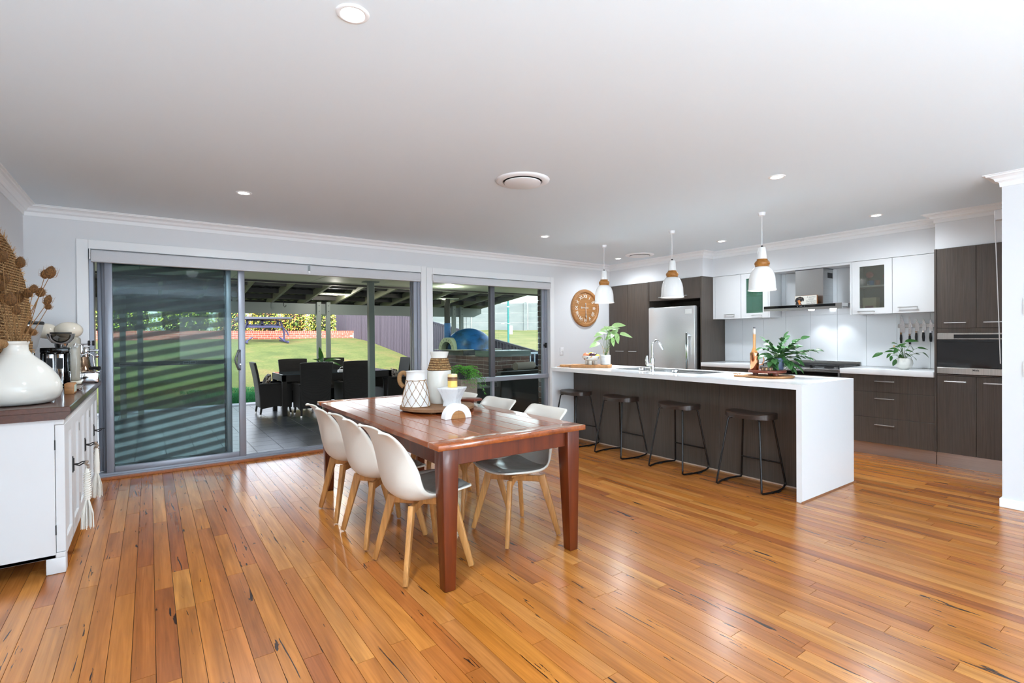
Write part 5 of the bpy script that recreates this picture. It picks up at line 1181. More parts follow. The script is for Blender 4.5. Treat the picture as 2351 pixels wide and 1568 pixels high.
for i, (px, py, rx, ry) in enumerate(heads):
    d_ = dn+rh.uniform(-.10, .10); c_ = at(px, py, d_); r = rx/FPX*d_; rz_ = ry/FPX*d_; ax_ = (c_-nk); ax_ = (ax_.normalized()+Vector((0, 0, .6))).normalized()
    t = thing('dried_teasel', TL[i], 'dried flower', nk, 'dried teasels in the vase')
    M = Vector((0, 0, 1)).rotation_difference(ax_).to_matrix(); prof = []
    for k in range(9):
        s = k/8; prof.append((max(.0005, r*sin(pi*min(1, s*.93+.05))**.7), -rz_+2*rz_*s))
    MB().lathe(prof, c_, 14, M, cap=False).build('head', tea, t, smooth=60)
    m = MB()
    for k in range(70):
        s = rh.random(); a = rh.uniform(0, 2*pi); rr = r*sin(pi*min(1, s*.93+.05))**.7; p_ = c_+M @ Vector((rr*cos(a), rr*sin(a), -rz_+2*rz_*s)); n_ = (M @ Vector((cos(a), sin(a), .5))).normalized()
        sd = n_.orthogonal().normalized()*.0012; m.add([p_-sd, p_+sd, p_+n_*.010], [(0, 1, 2)])
    for k in range(7):
        a = 2*pi*k/7+rh.random(); p_ = c_-ax_*rz_*.95; e1 = p_+M @ Vector((r*1.3*cos(a), r*1.3*sin(a), rz_*.4)); e2 = p_+M @ Vector((r*1.5*cos(a), r*1.5*sin(a), rz_*1.8)); m.tube([p_, e1, e2], [.0012, .0009, .0003], 4)
    o = m.build('bristles', P('teasel_bristle', (150, 106, 58), .8) if i == 0 else bpy.data.materials['teasel_bristle'], t); o['kind'] = 'stuff'
    b_ = nk+Vector((rh.uniform(-.03, .03), rh.uniform(-.03, .03), -.05)); e = c_-ax_*rz_*.9; md = b_.lerp(e, .5)+(e-b_).cross(FW).normalized()*rh.uniform(-.015, .015)
    MB().tube([b_, md, e], [.0026, .0022, .0018], 5).build('stem', tst, t, smooth=60)
# woven disc leaning on the wall
t = thing('woven_disc', 'huge round braided seagrass disc with a frayed edge leaning on the left wall', 'wall decor', (-.80, 4.64, BZ))
dcn = Vector((-.800, 4.60, BZ+.595)); nrm = Vector((.985, -.12, .10)).normalized(); Mr = Vector((0, 0, 1)).rotation_difference(nrm).to_matrix()
R_ = .565; prof = [(.0001, .012)]
k = 0
while True:
    r0 = .02+k*.034
    if r0 > R_-.05: break
    for j in range(5): prof.append((r0+.034*j/5, .008+.022*sin(pi*j/5)))
    k += 1
MB().lathe(prof+[(prof[-1][0], -.006), (.0001, -.006)], dcn, 90, Mr, cap=False).build('braided_face', M_['seagrass'], t, smooth=60)
m = MB(); r_in = prof[-1][0]-.02
for i in range(900):
    a = rh.uniform(0, 2*pi); l_ = rh.uniform(.02, .085); rr = r_in+rh.uniform(0, .03); w_ = .0035; tw = rh.uniform(-.35, .35)
    p0 = Vector((rr*cos(a), rr*sin(a), rh.uniform(0, .02))); p1 = Vector(((rr+l_)*cos(a+tw*.06), (rr+l_)*sin(a+tw*.06), rh.uniform(-.005, .03))); sd = Vector((-sin(a), cos(a), 0))*w_
    m.add([dcn+Mr @ q for q in (p0-sd, p0+sd, p1+sd*.3, p1-sd*.3)], [(0, 1, 2, 3)])
o = m.build('frayed_edge', P('seagrass_fibre', (196, 148, 84), .9), t); o['kind'] = 'stuff'
# appliances on the sideboard
t = thing('coffee_grinder', 'coffee grinder with a tall clear cone hopper behind the teasels', 'coffee grinder', (-.735, 5.12, BZ)); X, Y = -.735, 5.10
MB().lathe([(.07, 0), (.075, .01), (.07, .18), (.06, .24), (.045, .26), (.045, .28)], (X, Y, BZ), 28).build('grinder_body', M_['chrome'], t, smooth=45)
MB().lathe([(.040, .28), (.055, .30), (.094, .475), (.094, .492)], (X, Y, BZ), 32, cap=False).build('hopper', frost('cloudy_plastic', (200, 202, 204), (230, 230, 230), .45), t, smooth=45)
MB().lathe([(.050, .30), (.060, .34), (.0001, .35)], (X, Y, BZ), 24, cap=False).build('coffee_beans', P('beans', (58, 36, 24), .7), t)
MB().lathe([(.0001, .49), (.098, .49), (.100, .495), (.100, .507), (.095, .512), (.0001, .512)], (X, Y, BZ), 32, cap=False).build('hopper_lid', M_['matblack'], t, smooth=45)
t = thing('coffee_grinder', 'square black and mirror coffee grinder with a round bowl hopper', 'coffee grinder', (-.60, 5.30, BZ)); X, Y = -.600, 5.32
m = MB().box(X-.085, X+.085, Y-.06, Y+.13, BZ, BZ+.02).box(X-.085, X+.085, Y-.06, Y+.13, BZ+.275, BZ+.315).box(X+.06, X+.085, Y-.05, Y+.13, BZ+.02, BZ+.275).box(X-.085, X-.06, Y-.05, Y+.13, BZ+.02, BZ+.275); m.build('black_casing', M_['black'], t, bevel=.006, seg=2)
for a, b in ((X-.058, X-.002), (X+.002, X+.058)):
    q = B('mirror_panel', M_['chrome'], t, (a, b, Y-.045, Y+.02, BZ+.021, BZ+.274), .012, 3); B('window_slot', M_['matblack'], q, (a+.010, b-.010, Y-.0465, Y-.045, BZ+.15, BZ+.235), .0004)
MB().lathe([(.035, .315), (.04, .33), (.045, .345)], (X+.03, Y+.02, BZ), 24).build('collar', M_['chrome'], t, smooth=40)
MB().lathe([(.040, .345), (.058, .355), (.078, .385), (.088, .425)], (X+.03, Y+.02, BZ), 32, cap=False).build('bowl_hopper', M_['smoke'], t, smooth=50)
MB().lathe([(.0001, .425), (.066, .425), (.066, .434), (.0001, .434)], (X+.03, Y+.02, BZ), 32, cap=False).build('hopper_lid', M_['matblack'], t, smooth=40)
# cream stand mixer
cream = P('cream_enamel', (226, 216, 198), .15); X, Y = -.60, 5.68
t = thing('stand_mixer', 'cream enamelled stand mixer behind the square coffee grinder', 'stand mixer', (X, Y, BZ))
G = []
MB().box(X-.10, X+.13, Y-.09, Y+.09, BZ, BZ+.03).build('base', cream, t, bevel=.012, seg=3)
MB().box(X-.02, X+.12, Y-.07, Y+.07, BZ+.03, BZ+.40).build('column', P('grey_cream', (172, 166, 152), .2), t, bevel=.025, seg=3)
MB().sphere((X+.045, Y, BZ+.455), .090, 24, 14, (1.05, .95, .80)).build('motor_head', cream, t, smooth=60)
MB().sphere((X-.10, Y+.02, BZ+.450), .080, 20, 12, (1, .95, .80)).build('bowl_lid', cream, t, smooth=60)
MB().cyl((X+.10, Y-.072, BZ+.33), (X+.10, Y-.082, BZ+.33), .018, 16).build('speed_knob', M_['chrome'], t)
# espresso lever machine
X, Y = -.455, 5.80
t = thing('espresso_machine', 'chrome and bronze lever espresso machine at the door end of the sideboard', 'coffee machine', (X, Y, BZ))
MB().box(X-.085, X+.095, Y-.14, Y+.14, BZ+.008, BZ+.095).build('drip_tray_base', M_['chrome'], t, bevel=.008, seg=2)
MB().box(X-.09, X+.102, Y-.145, Y+.145, BZ+.095, BZ+.103).build('tray_rim', M_['chrome'], t, bevel=.002)
MB().lathe([(.074, .103), (.074, .108), (.062, .125), (.052, .16), (.045, .20), (.042, .225), (.0001, .228)], (X-.02, Y, BZ), 32).build('boiler_bell', P('bronze', (136, 112, 92), .16, 1.), t, smooth=50)
MB().lathe([(.026, .225), (.028, .235), (.028, .262), (.03, .27), (.03, .30), (.024, .31), (.0001, .312)], (X-.0, Y, BZ), 24).build('boiler_neck', M_['chrome'], t, smooth=40)
MB().box(X-.075, X-.015, Y-.03, Y+.03, BZ+.25, BZ+.34).build('group_head', M_['chrome'], t, bevel=.012, seg=3)
MB().tube([(X-.075, Y-.06, BZ+.28), (X-.03, Y-.05, BZ+.24), (X+.02, Y-.05, BZ+.262), (X+.052, Y-.045, BZ+.235), (X+.058, Y-.045, BZ+.15), (X+.062, Y-.045, BZ+.125)], .006, 8).build('steam_pipe', M_['chrome'], t, smooth=60)
MB().tube([(X-.06, Y-.03, BZ+.335), (X+.02, Y-.03, BZ+.34), (X+.05, Y-.03, BZ+.345)], .007, 8).build('lever_arm', M_['chrome'], t, smooth=60)
for dx in (.022, .052): MB().cyl((X+dx-.006, Y-.03, BZ+.345), (X+dx+.010, Y-.03, BZ+.345), .023, 18).build('black_knob', M_['matblack'], t, bevel=.003)
MB().tube([(X+.03, Y-.02, BZ+.282), (X+.09, Y-.02, BZ+.282)], .011, 12).build('side_valve', M_['chrome'], t, smooth=40); MB().sphere((X+.075, Y-.02, BZ+.235), .016, 12, 8, (1, 1, 1.3)).build('valve_drop', M_['chrome'], t, smooth=60)
MB().cyl((X-.085, Y-.09, BZ+.13), (X-.085, Y-.09, BZ+.30), .018, 16).build('sight_glass', M_['smoke'], t)
MB().tube([(X+.03, Y-.08, BZ+.125), (X+.06, Y-.10, BZ+.13), (X+.10, Y-.12, BZ+.125)], [.012, .013, .018], 12).build('portafilter_handle', M_['matblack'], t, smooth=50)
for sx_ in (-1, 1):
    for sy in (-1, 1): MB().cyl((X+.005+sx_*.07, Y+sy*.11, BZ), (X+.005+sx_*.07, Y+sy*.11, BZ+.009), .012, 12).build('foot', M_['rubber'], t)
t = thing('tamper', 'black handled tamper lying beside the square coffee grinder', 'tamper', (-.50, 5.18, BZ+.02)); MB().cyl((-.520, 5.20, BZ+.022), (-.470, 5.22, BZ+.022), .021, 18).build('tamper_base', M_['matblack'], t, bevel=.003)
t = thing('timer_box', 'small timber box timer with a pale screen in front of the grinder', 'timer', (-.455, 4.66, BZ)); MB().box(-.482, -.430, 4.64, 4.80, BZ, BZ+.072).build('case', M_['oak'], t, bevel=.004, seg=2)
B('screen', P('pale_screen', (206, 218, 206), .3), t, (-.4302, -.4292, 4.655, 4.785, BZ+.012, BZ+.060))
t = thing('coffee_scoop', 'small chrome scoop on the sideboard edge beside the timer', 'scoop', (-.43, 4.95, BZ)); MB().lathe([(.010, 0), (.018, .004), (.022, .016), (.020, .016), (.0001, .004)], (-.432, 4.93, BZ), 16).build('scoop_bowl', M_['chrome'], t, smooth=50); MB().tube([(-.425, 4.95, BZ+.014), (-.41, 5.0, BZ+.030), (-.40, 5.03, BZ+.034)], .003, 6).build('scoop_handle', M_['chrome'], t)
# ================================================ OUTDOORS
PZ = -.08
pa = setting('patio', 'covered patio of dark grey square floor tiles', (3, 9, PZ))
B('slab', M_['grout'], pa, (-6, 9.2, YW+.28, 12.12, PZ-.2, PZ-.004))
B('edge_strip', P('pale_concrete', (206, 206, 210), .8), pa, (-6, 9.2, 12.12, 12.45, PZ-.2, PZ-.002))
tl = []
for i in range(-20, 32):
    for j in range(0, 19):
        x = 1.07+.305*i; y = 6.42+.30*j
        if x > 8.9 or y+.3 > 12.1: continue
        q = Vector((x+.15, y+.15, PZ))-CAMP; d_ = q.dot(FW); px = 1175.5+FPX*q.dot(RT)/max(d_, .1)
        tl.append((0 if 240 < px < 1260 else 1, d_, x, y))
tl.sort(); proto = None; m = MB(); r2 = random.Random(6)
for k, (_, d_, x, y) in enumerate(tl):
    if k < 295:
        if proto is None: proto = MB().taper(0, .302, 0, .297, -.004, 0, .0015).build('tile', M_['tile'], pa); OFF[proto.name] = Vector((0, 0, 0)); proto.data.transform(Matrix.Translation(OFF[pa.name])); proto.location = Vector((x, y, PZ))-OFF[pa.name]
        else: inst(proto, 'tile', pa, Vector((x, y, PZ))-OFF[pa.name])
    else: m.cr = r2.random(); m.taper(x, x+.302, y, y+.297, PZ-.004, PZ, .0015)
o = m.build('tile', M_['tile'], pa); o['kind'] = 'stuff'
# lawn
def lawnz(x, y):
    q = max(0, y-15.0)
    return PZ-.03+1.86*(1-math.exp(-q/6.5))
gr = P('lawn_green', (106, 136, 62), .9); p_ = gr.node_tree.nodes['Principled BSDF']; v = coords(gr, (1, 1, 1)); n1 = noise(gr, v, .9, 4, .6, .4); n2 = noise(gr, v, 14, 5, .7); n3 = noise(gr, v, 90, 3, .6)
c = ramp(gr, n1, [(.32, (96, 116, 48)), (.52, (124, 136, 66)), (.72, (156, 138, 84))]); c = mixc(gr, .5, c, ramp(gr, n2, [(.3, (120, 140, 110)), (.7, (255, 255, 255))]), 'MULTIPLY'); c = mixc(gr, .6, c, ramp(gr, n3, [(.3, (130, 140, 120)), (.7, (255, 255, 255))]), 'MULTIPLY'); L(gr, c, p_.inputs['Base Color']); bump(gr, n3, .8, .05)
G = []
xs = [-30+i*.9 for i in range(43)]; ysl = [12.45+j*.4 for j in range(30)]+[24.25]
for y in ysl: G.append([(x, y, lawnz(x, y)+.015*sin(x*1.3+y)*(1 if y > 13 else 0)) for x in xs])
for r in G:
    while r and r[-1][0] > 7.95: r.pop()
    r.append((7.95, r[0][1], r[-1][2]))
la = MB().grid([[Vector(p) for p in r] for r in G]).build('lawn', gr, None, smooth=60); la['kind'] = 'structure'; la['label'] = 'back lawn rising to the retaining wall'
# grass blades near the patio edge (real geometry), roof shade put into their dark green
m = MB(); r3 = random.Random(8)
for i in range(42000):
    y = 12.46+2.9*r3.random()**1.2; x = r3.uniform(.6, 7.6); z = lawnz(x, y); a = r3.uniform(0, pi); h_ = r3.uniform(.025, .055); dx, dy = cos(a)*.011, sin(a)*.011
    m.add([(x-dx, y-dy, z), (x+dx, y+dy, z), (x+r3.uniform(-.02, .02), y+r3.uniform(-.02, .02), z+h_)], [(0, 1, 2)])
o = m.build('grass', P('shaded_grass_blade', (18, 104, 52), .8), None); tag(o, 'strip of short grass along the patio edge, roof shade in its dark green', 'grass'); o['kind'] = 'stuff'
# retaining wall, individual bricks
RY = 24.2; rw = setting('retaining_wall', 'low red brick retaining wall across the end of the lawn', (3, RY, 1.3))
zb = lawnz(0, RY); bl = []
ztop = 1.65; zc = ztop-.11
B('mortar', M_['mortar'], rw, (-12, 7.95, RY+.004, RY+.22, .9, ztop-.004))
x = -12
hdr = MB()
while x < 7.9: hdr.cr = r3.random(); hdr.box(x, x+.076, RY, RY+.23, zc+.005, ztop); x += .086
o = hdr.build('header_brick', M_['brickr'], rw); o['kind'] = 'stuff'
pb = None; cnt = 0; mm = MB()
for row in range(5):
    z = zc-.086*(row+1)+.005; x = 7.9-(.125 if row % 2 else 0)
    while x > -12:
        if x > 1.3 and z > zb-.1:
            if pb is None: pb = MB().box(0, .23, 0, .11, 0, .076).build('brick', M_['brickr'], rw, bevel=.003); pb.data.transform(Matrix.Translation(OFF[rw.name])); pb.location = Vector((x-.23, RY, z))-OFF[rw.name]
            else: inst(pb, 'brick', rw, Vector((x-.23, RY, z))-OFF[rw.name])
        else: mm.cr = r3.random(); mm.box(x-.23, x, RY, RY+.11, z, z+.076)
        x -= .24
o = mm.build('brick', M_['brickr'], rw); o['kind'] = 'stuff'
o = B('garden_bed', M_['soil'], None, (-12, 7.95, RY+.2, RY+4, 1.2, 1.6)); o['kind'] = 'structure'; o['label'] = 'raised soil bed behind the retaining wall'; o.name = 'garden_bed'
# shrubs behind the wall
def shrub(x0, x1, h, cols, lb, n=2600, seed=0):
    x0 += .1; x1 -= .1
    rs = random.Random(seed); t = thing('hedge_shrub', lb, 'shrub', ((x0+x1)/2, RY+1.1, 1.6), 'shrubs behind the retaining wall'); cx = (x0+x1)/2; rx = (x1-x0)/2*1.04
    ms = [MB() for _ in cols]
    for i in range(n):
        a = rs.uniform(0, 2*pi); s = rs.uniform(-.2, 1); rr = math.sqrt(max(0, 1-max(0, s)**2.6)); k = rs.uniform(.82, 1.05)
        p = Vector((cx+rx*rr*cos(a)*k, RY+1.15+.80*rr*sin(a)*k, 1.6+max(0, s)*h*k)); w_ = rs.uniform(.03, .055); n_ = Vector((rs.uniform(-1, 1), rs.uniform(-1, .3), rs.uniform(0, 1))).normalized(); u_ = n_.orthogonal().normalized()*w_; v_ = n_.cross(u_)*.55
        cl = rs.choices(range(len(cols)), [c[1] for c in cols])[0]; ms[cl].add([p-u_, p-v_, p+u_, p+v_], [(0, 1, 2, 3)])
    for j, (c, w_) in enumerate(cols):
        o = ms[j].build('foliage', bpy.data.materials.get('foliage_%d_%d_%d' % c) or P('foliage_%d_%d_%d' % c, c, .6), t); o['kind'] = 'stuff'
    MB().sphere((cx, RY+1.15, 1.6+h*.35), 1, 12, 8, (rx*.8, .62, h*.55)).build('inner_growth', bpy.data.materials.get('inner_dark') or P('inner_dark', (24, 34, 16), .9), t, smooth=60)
    MB().cyl((cx, RY+1.1, 1.55), (cx, RY+1.1, 1.6+h*.6), .03, 8).build('trunk', M_['soil'], t)
yg = ((196, 200, 60), 3); gn = ((84, 118, 38), 3); rd = ((170, 92, 66), 2); pk = ((206, 140, 120), 1); lg = ((176, 196, 100), 3); og = ((200, 160, 60), 1.5)
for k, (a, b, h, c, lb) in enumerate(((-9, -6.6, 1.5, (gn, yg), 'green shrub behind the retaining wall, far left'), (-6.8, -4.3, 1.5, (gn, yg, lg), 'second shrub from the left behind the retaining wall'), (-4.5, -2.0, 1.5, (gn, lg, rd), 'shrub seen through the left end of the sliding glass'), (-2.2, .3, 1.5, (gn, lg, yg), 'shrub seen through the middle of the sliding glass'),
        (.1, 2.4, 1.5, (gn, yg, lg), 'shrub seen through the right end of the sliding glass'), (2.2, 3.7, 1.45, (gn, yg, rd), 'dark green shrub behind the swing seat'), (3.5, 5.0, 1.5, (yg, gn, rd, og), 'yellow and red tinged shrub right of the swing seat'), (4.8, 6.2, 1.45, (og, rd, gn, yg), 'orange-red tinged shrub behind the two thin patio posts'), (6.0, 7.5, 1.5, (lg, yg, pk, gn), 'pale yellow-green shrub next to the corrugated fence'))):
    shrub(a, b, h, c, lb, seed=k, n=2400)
# fence along X=8
fe = setting('fence', 'purple-grey corrugated steel fence down the right side of the garden', (8, 16, 0)); FX = 8.0
def ftop(y): return .89+(y-9.86)*.157
def fz0(y): return ftop(y)-1.55
yy = 6.8
while yy < 29:
    y1 = yy+2.34; zt_ = ftop((yy+y1)/2); G0 = []; G1 = []
    pts = []; y = yy+.03; 
    while y < y1-.03:
        for dy, dx in ((0, 0), (.035, -.0), (.055, -.035), (.100, -.035), (.120, 0)): pts.append((y+dy, dx))
        y += .155
    pts = [p for p in pts if p[0] < y1-.03]
    slope = .127
    G = [[Vector((FX+dx, y, (ftop(y)-1.55-.35))) for y, dx in pts], [Vector((FX+dx, y, ftop(y)-.03)) for y, dx in pts]]
    MB().grid(G).build('fence_panel', M_['fence'], fe, solid=.003)
    MB().beam((FX, yy, ftop(yy)-.01), (FX, y1, ftop(y1)-.01), .06, .05).build('top_rail', M_['fence'], fe)
    B('fence_post', M_['fence'], fe, (FX-.035, FX+.035, yy-.03, yy+.03, fz0(yy)-.3, ftop(yy)+.02))
    yy = y1
# neighbour field, block wall and green pole beyond the fence
fd = P('field_green', (132, 138, 76), .9); v = coords(fd, (1, 1, 1)); n1 = noise(fd, v, .5, 5, .6); n2 = noise(fd, v, 9, 5, .7); c = ramp(fd, n1, [(.35, (96, 108, 50)), (.65, (140, 130, 82))]); c = mixc(fd, .5, c, ramp(fd, n2, [(.3, (130, 140, 120)), (.7, (255, 255, 255))]), 'MULTIPLY'); L(fd, c, fd.node_tree.nodes['Principled BSDF'].inputs['Base Color'])
G = [[Vector((8.25+i*3.4, 2+j*3.6, -.4+(.58*(8.25+i*3.4)+.815*(2+j*3.6)-12)*.070)) for i in range(18)] for j in range(18)]
for r in G:
    for p in r: p.z = min(p.z, 1.95)
o = MB().grid(G).build('field', fd, None, smooth=60); o['kind'] = 'structure'; o['label'] = 'sloping grassy field beyond the fence'
bwm = PN('block_wall', (116, 120, 124), (102, 107, 112), .85, (.6, .6, 3), detail=5)
bwl = setting('boundary_wall', 'long pale panelled concrete wall across the field', (24, 38, 1.9)); a0 = Vector((22.54, 39.2)); dr_ = (Vector((28.43, 35.0))-a0).normalized(); nrm2 = Vector((-dr_.y, dr_.x))
for i in range(-4, 6):
    for k in range(3):
        p0 = a0+dr_*(i*5.0+.8); p1 = a0+dr_*(i*5.0+5.75); z0 = 1.7+k*.86; z1 = z0+.84
        q = [(p0.x, p0.y), (p1.x, p1.y), (p1.x+nrm2.x*.2, p1.y+nrm2.y*.2), (p0.x+nrm2.x*.2, p0.y+nrm2.y*.2)]
        MB().prism(q, z0, z1).build('panel', bwm, bwl)
    p0 = a0+dr_*(i*5.0+.55); MB().beam((p0.x, p0.y, 1.5), (p0.x, p0.y, 4.35), .30, .26, side=(dr_.x, dr_.y, 0)).build('pilaster', bwm, bwl)
t = thing('field_pole', 'tall thin teal green pole standing in the field', 'pole', (17.2, 24.57, .9))
MB().cyl((17.22, 24.57, .3), (17.22, 24.57, 3.75), .055, 10).build('pole_shaft', P('teal_pole', (16, 104, 106), .5), t); MB().cyl((17.22, 24.57, 3.05), (17.22, 24.57, 3.10), .062, 10).build('joint_ring', M_['sw'], t)
MB().box(17.29, 17.42, 24.4, 24.6, 1.45, 1.95).build('white_tag', M_['sw'], t, bevel=.01)
# ---- covered patio roof
so = setting('soffit', 'flat lined ceiling of the patio next to the house', (2, 8, 2.3)); SE = 9.42
for i in range(-4, 8):
    for j in range(3):
        y0 = YW+.30+j*1.04
        B('panel', M_['soffit'], so, (-1.3+i*1.2+.004, -1.3+(i+1)*1.2-.004, y0+.004, min(y0+1.036, SE), 2.300, 2.312), .002)
B('lining', M_['roofm'], so, (-6.2, 8.3, YW+.29, SE+.03, 2.316, 2.40))
B('edge_trim', M_['soffit'], so, (-6.2, 8.3, SE+.004, SE+.03, 2.268, 2.315)); B('gutter', M_['roofm'], so, (-6.2, 8.3, SE-.05, SE+.0, 2.300-.03, 2.2995))
pg = setting('pergola_roof', 'dark sheet roof on painted rafters beyond the patio ceiling', (2, 11, 2.2))
def rz_(y): return 2.285-(y-SE)*.105
k = 0; x = -5.6
while x < 7.3:
    MB().beam((x, SE+.03, rz_(SE)+.07), (x, 12.5, rz_(12.5)+.07), .045, .14).build('rafter', M_['rafter'], pg); x += .64
for y in (10.05, 10.75, 11.35, 12.1): MB().box(-6, 7.25, y-.04, y+.04, rz_(y)+.055, rz_(y)+.14).build('purlin', M_['roofm'], pg)
G = []
for j in range(2):
    y = (SE, 12.75)[j]; G.append([Vector((-6.4+i*.038, y, rz_(y)+.155+.010*sin(i*pi/2))) for i in range(364)])
MB().grid(G).build('roof_sheet', M_['roofm'], pg, solid=.002)
t = thing('pergola_beam', 'deep painted timber beam across the outer edge of the patio roof', 'beam', (1, 11.52, 1.95))
MB().prism([(-6, 1.835), (6.95, 1.835), (7.19, 1.93), (7.19, 2.065), (-6, 2.065)], 11.50, 11.56, 'y').build('beam_board', M_['post'], t)
t['label'] = 'deep painted timber beam across the outer edge of the patio roof'
pp = [(3.0, 'thin left post of the pair carrying the patio beam, seen through the open door'), (3.20, 'thin right post of the pair carrying the patio beam, seen through the open door'), (6.33, 'thin left post of the pair behind the pizza oven flue'), (6.55, 'thin right post of the pair behind the pizza oven')]
x = onY(281, 700, 11.5).x; pp += [(x, 'left post of the pair seen through the sliding glass'), (onY(321, 700, 11.5).x, 'right post of the pair seen through the sliding glass')]
for x, lb in pp:
    t = thing('patio_post', lb, 'post', (x, 11.45, PZ), 'paired posts of the patio roof'); B('post_shaft', M_['post'], t, (x-.043, x+.043, 11.41, 11.498, PZ-.05, 2.10), .003)
    for z in (1.90, 2.02): MB().cyl((x, 11.41, z), (x, 11.402, z), .009, 8).build('bolt', M_['matblack'], t)
t = thing('patio_post', 'thick square grey post nearest the sliding door, right of the patio table', 'post', (3.17, 8.72, PZ)); B('post_shaft', M_['post'], t, (3.12, 3.22, 8.67, 8.77, PZ+.001, 2.285), .004); B('top_plate', M_['post'], t, (3.04, 3.30, 8.63, 8.81, 2.285, 2.2995), .002)
pl_ = emis('patio_lamp_glow', (255, 240, 214), 8)
for (px, py, z, lb, pnl) in ((770, 676, 2.20, 'round patio light between the rafters above the patio table', 1), (1022, 687, 2.20, 'round patio light between the rafters above the pizza oven', 1), (1032, 658, 2.2995, 'round patio light in the flat ceiling, seen through the window', 0)):
    p = onZ(px, py, z); t = thing('patio_light', lb, 'light', p, 'patio ceiling lights')
    MB().lathe([(.0001, -.012), (.05, -.012), (.06, -.004), (.06, 0)], p, 20, cap=False).build('lamp', pl_, t)
    light('patio_lamp_light', 'POINT', (p.x, p.y, p.z-.06), 22, (1, .95, .86), shadow_soft_size=.05)
    if pnl: MB().box(p.x-.30, p.x+.30, p.y-.16, p.y+.16, z+.001, z+.02).build('mounting_board', M_['soffit'], t)
p = onY(651, 685, 11.3); t = thing('hook', 'small black hook hanging from the rafters', 'hook', (p.x, 11.3, 2.1)); MB().tube([(p.x, 11.3, 2.10), (p.x, 11.3, 1.99), (p.x+.02, 11.3, 1.965), (p.x+.045, 11.3, 1.98), (p.x+.045, 11.3, 2.01)], .006, 6).build('hook_wire', M_['matblack'], t)
# ---- patio dining set
wk = M_['wicker']
t = thing('patio_table', 'dark wicker patio table with a glass top', 'table', (2.95, 10.25, PZ)); tx0, tx1, ty0, ty1 = 1.93, 3.98, 9.80, 10.74
m = MB().box(tx0, tx1, ty0, ty0+.06, .54, .655).box(tx0, tx1, ty1-.06, ty1, .54, .655).box(tx0, tx0+.06, ty0, ty1, .54, .655).box(tx1-.06, tx1, ty0, ty1, .54, .655); m.build('apron', wk, t)
for x in (tx0, tx1-.075):
    for y in (ty0, ty1-.075): B('leg', wk, t, (x, x+.075, y, y+.075, PZ+.001, .54))
B('glass_top', P('table_glass', (70, 84, 90), .05), t, (tx0+.01, tx1-.01, ty0+.01, ty1-.01, .656, .664), .002)
t = thing('patio_chair', 'dark wicker armchair at the left end of the patio table', 'chair', (0, 0, 0), 'wicker chairs round the patio table')
G = []
for j in range(9):
    s = j/8; z = .16+.80*s; w = .235+.045*s; xx = -.24-.10*s*s; G.append([Vector((xx-.012*cos(a*1.0), w*sin(a), z+.012*cos(a)*s)) for a in [(-1+2*i/8)*pi/2 for i in range(9)]])
MB().grid(G).build('back_panel', wk, t, smooth=60, solid=.035)
m = MB().box(-.22, .26, -.22, .22, .30, .37); m.build('seat', wk, t)
for s in (-1, 1):
    MB().prism([(-.25, .13), (.0, .17), (.27, .13), (.28, .56), (-.27, .58)], s*.245-.02, s*.245+.02, 'y').build('arm_panel', wk, t); MB().box(-.27, .30, s*.25-.035, s*.25+.035, .56, .59).build('arm_rest', wk, t, bevel=.01)
MB().box(.25, .275, -.23, .23, .14, .36).build('front_skirt', wk, t)
for sx_ in (-1, 1):
    for s in (-1, 1):
        lg_ = MB().cyl((sx_*.235, s*.235, .16), (sx_*.255, s*.245, .035), .020, 8, .016).build('leg', wk, t); MB().cyl((sx_*.255, s*.245, .035), (sx_*.258, s*.246, .001), .017, 8, .014).build('foot_cap', M_['sw'], lg_)
ch = [(2.40, 9.66, pi/2, 'dark wicker armchair on the near side of the patio table, left one'), (3.16, 9.72, pi/2, 'dark wicker armchair on the near side of the patio table, right one'), (2.42, 10.92, -pi/2, 'dark wicker armchair on the far side of the patio table, left one'), (3.20, 10.92, -pi/2, 'dark wicker armchair on the far side of the patio table, behind the potted orchid'), (4.16, 10.25, pi, 'dark wicker armchair at the right end of the patio table, behind the thick post')]
for x, y, rz, lb in ch: dup(t, (x, y, PZ), rz, lb)
t.location = (1.86, 10.28, PZ)
cus = PN('patterned_cushion', (206, 196, 184), (70, 52, 46), .8, (24, 24, 24), detail=1, lo=.5, hi=.54)
for (x, y, z, rz, tl_, lb) in ((1.745, 10.28, .50, 0, .35, 'patterned cushion propped in the left end patio chair'), (2.40, 9.78, .36, pi/2, 1.2, 'patterned seat cushion in the left near patio chair'), (3.16, 9.85, .36, pi/2, 1.2, 'patterned seat cushion in the right near patio chair'), (4.25, 10.22, .50, pi, .35, 'patterned cushion propped in the right end patio chair')):
    t = thing('cushion', lb, 'cushion', (x, y, z), 'patterned patio cushions'); Mq = Matrix.Rotation(rz, 3, 'Z') @ Matrix.Rotation(tl_, 3, 'Y'); G = []
    for sgn in (-1, 1):
        m_ = []
        for i in range(9):
            r = []
            for j in range(9):
                u, v_ = -1+i/4, -1+j/4; r.append(Vector((x, y, z))+Mq @ Vector((sgn*.055*(1-u**4)*(1-v_**4), u*.17, v_*.17)))
            m_.append(r)
        G.append(m_)
    MB().grid(G[0]).grid(G[1]).build('cover', cus, t, smooth=60)
op = Vector((2.76, 10.28, .665))
t = thing('potted_orchid', 'strap-leaved orchid plant in a tapered pale blue-grey pot on the patio table', 'plant', op)
MB().lathe([(.125, 0), (.13, .005), (.112, .19), (.108, .19), (.105, .16), (.0001, .16)], op, 32).build('pot', P('pot_paleblue', (176, 190, 204), .3), t, smooth=40)
lm4 = setm(leafmesh('leaf_blade', .30, .55, .05, 9), M_['leafd']); dq = (op-CAMP).dot(FW); b0 = op+Vector((0, 0, .17))
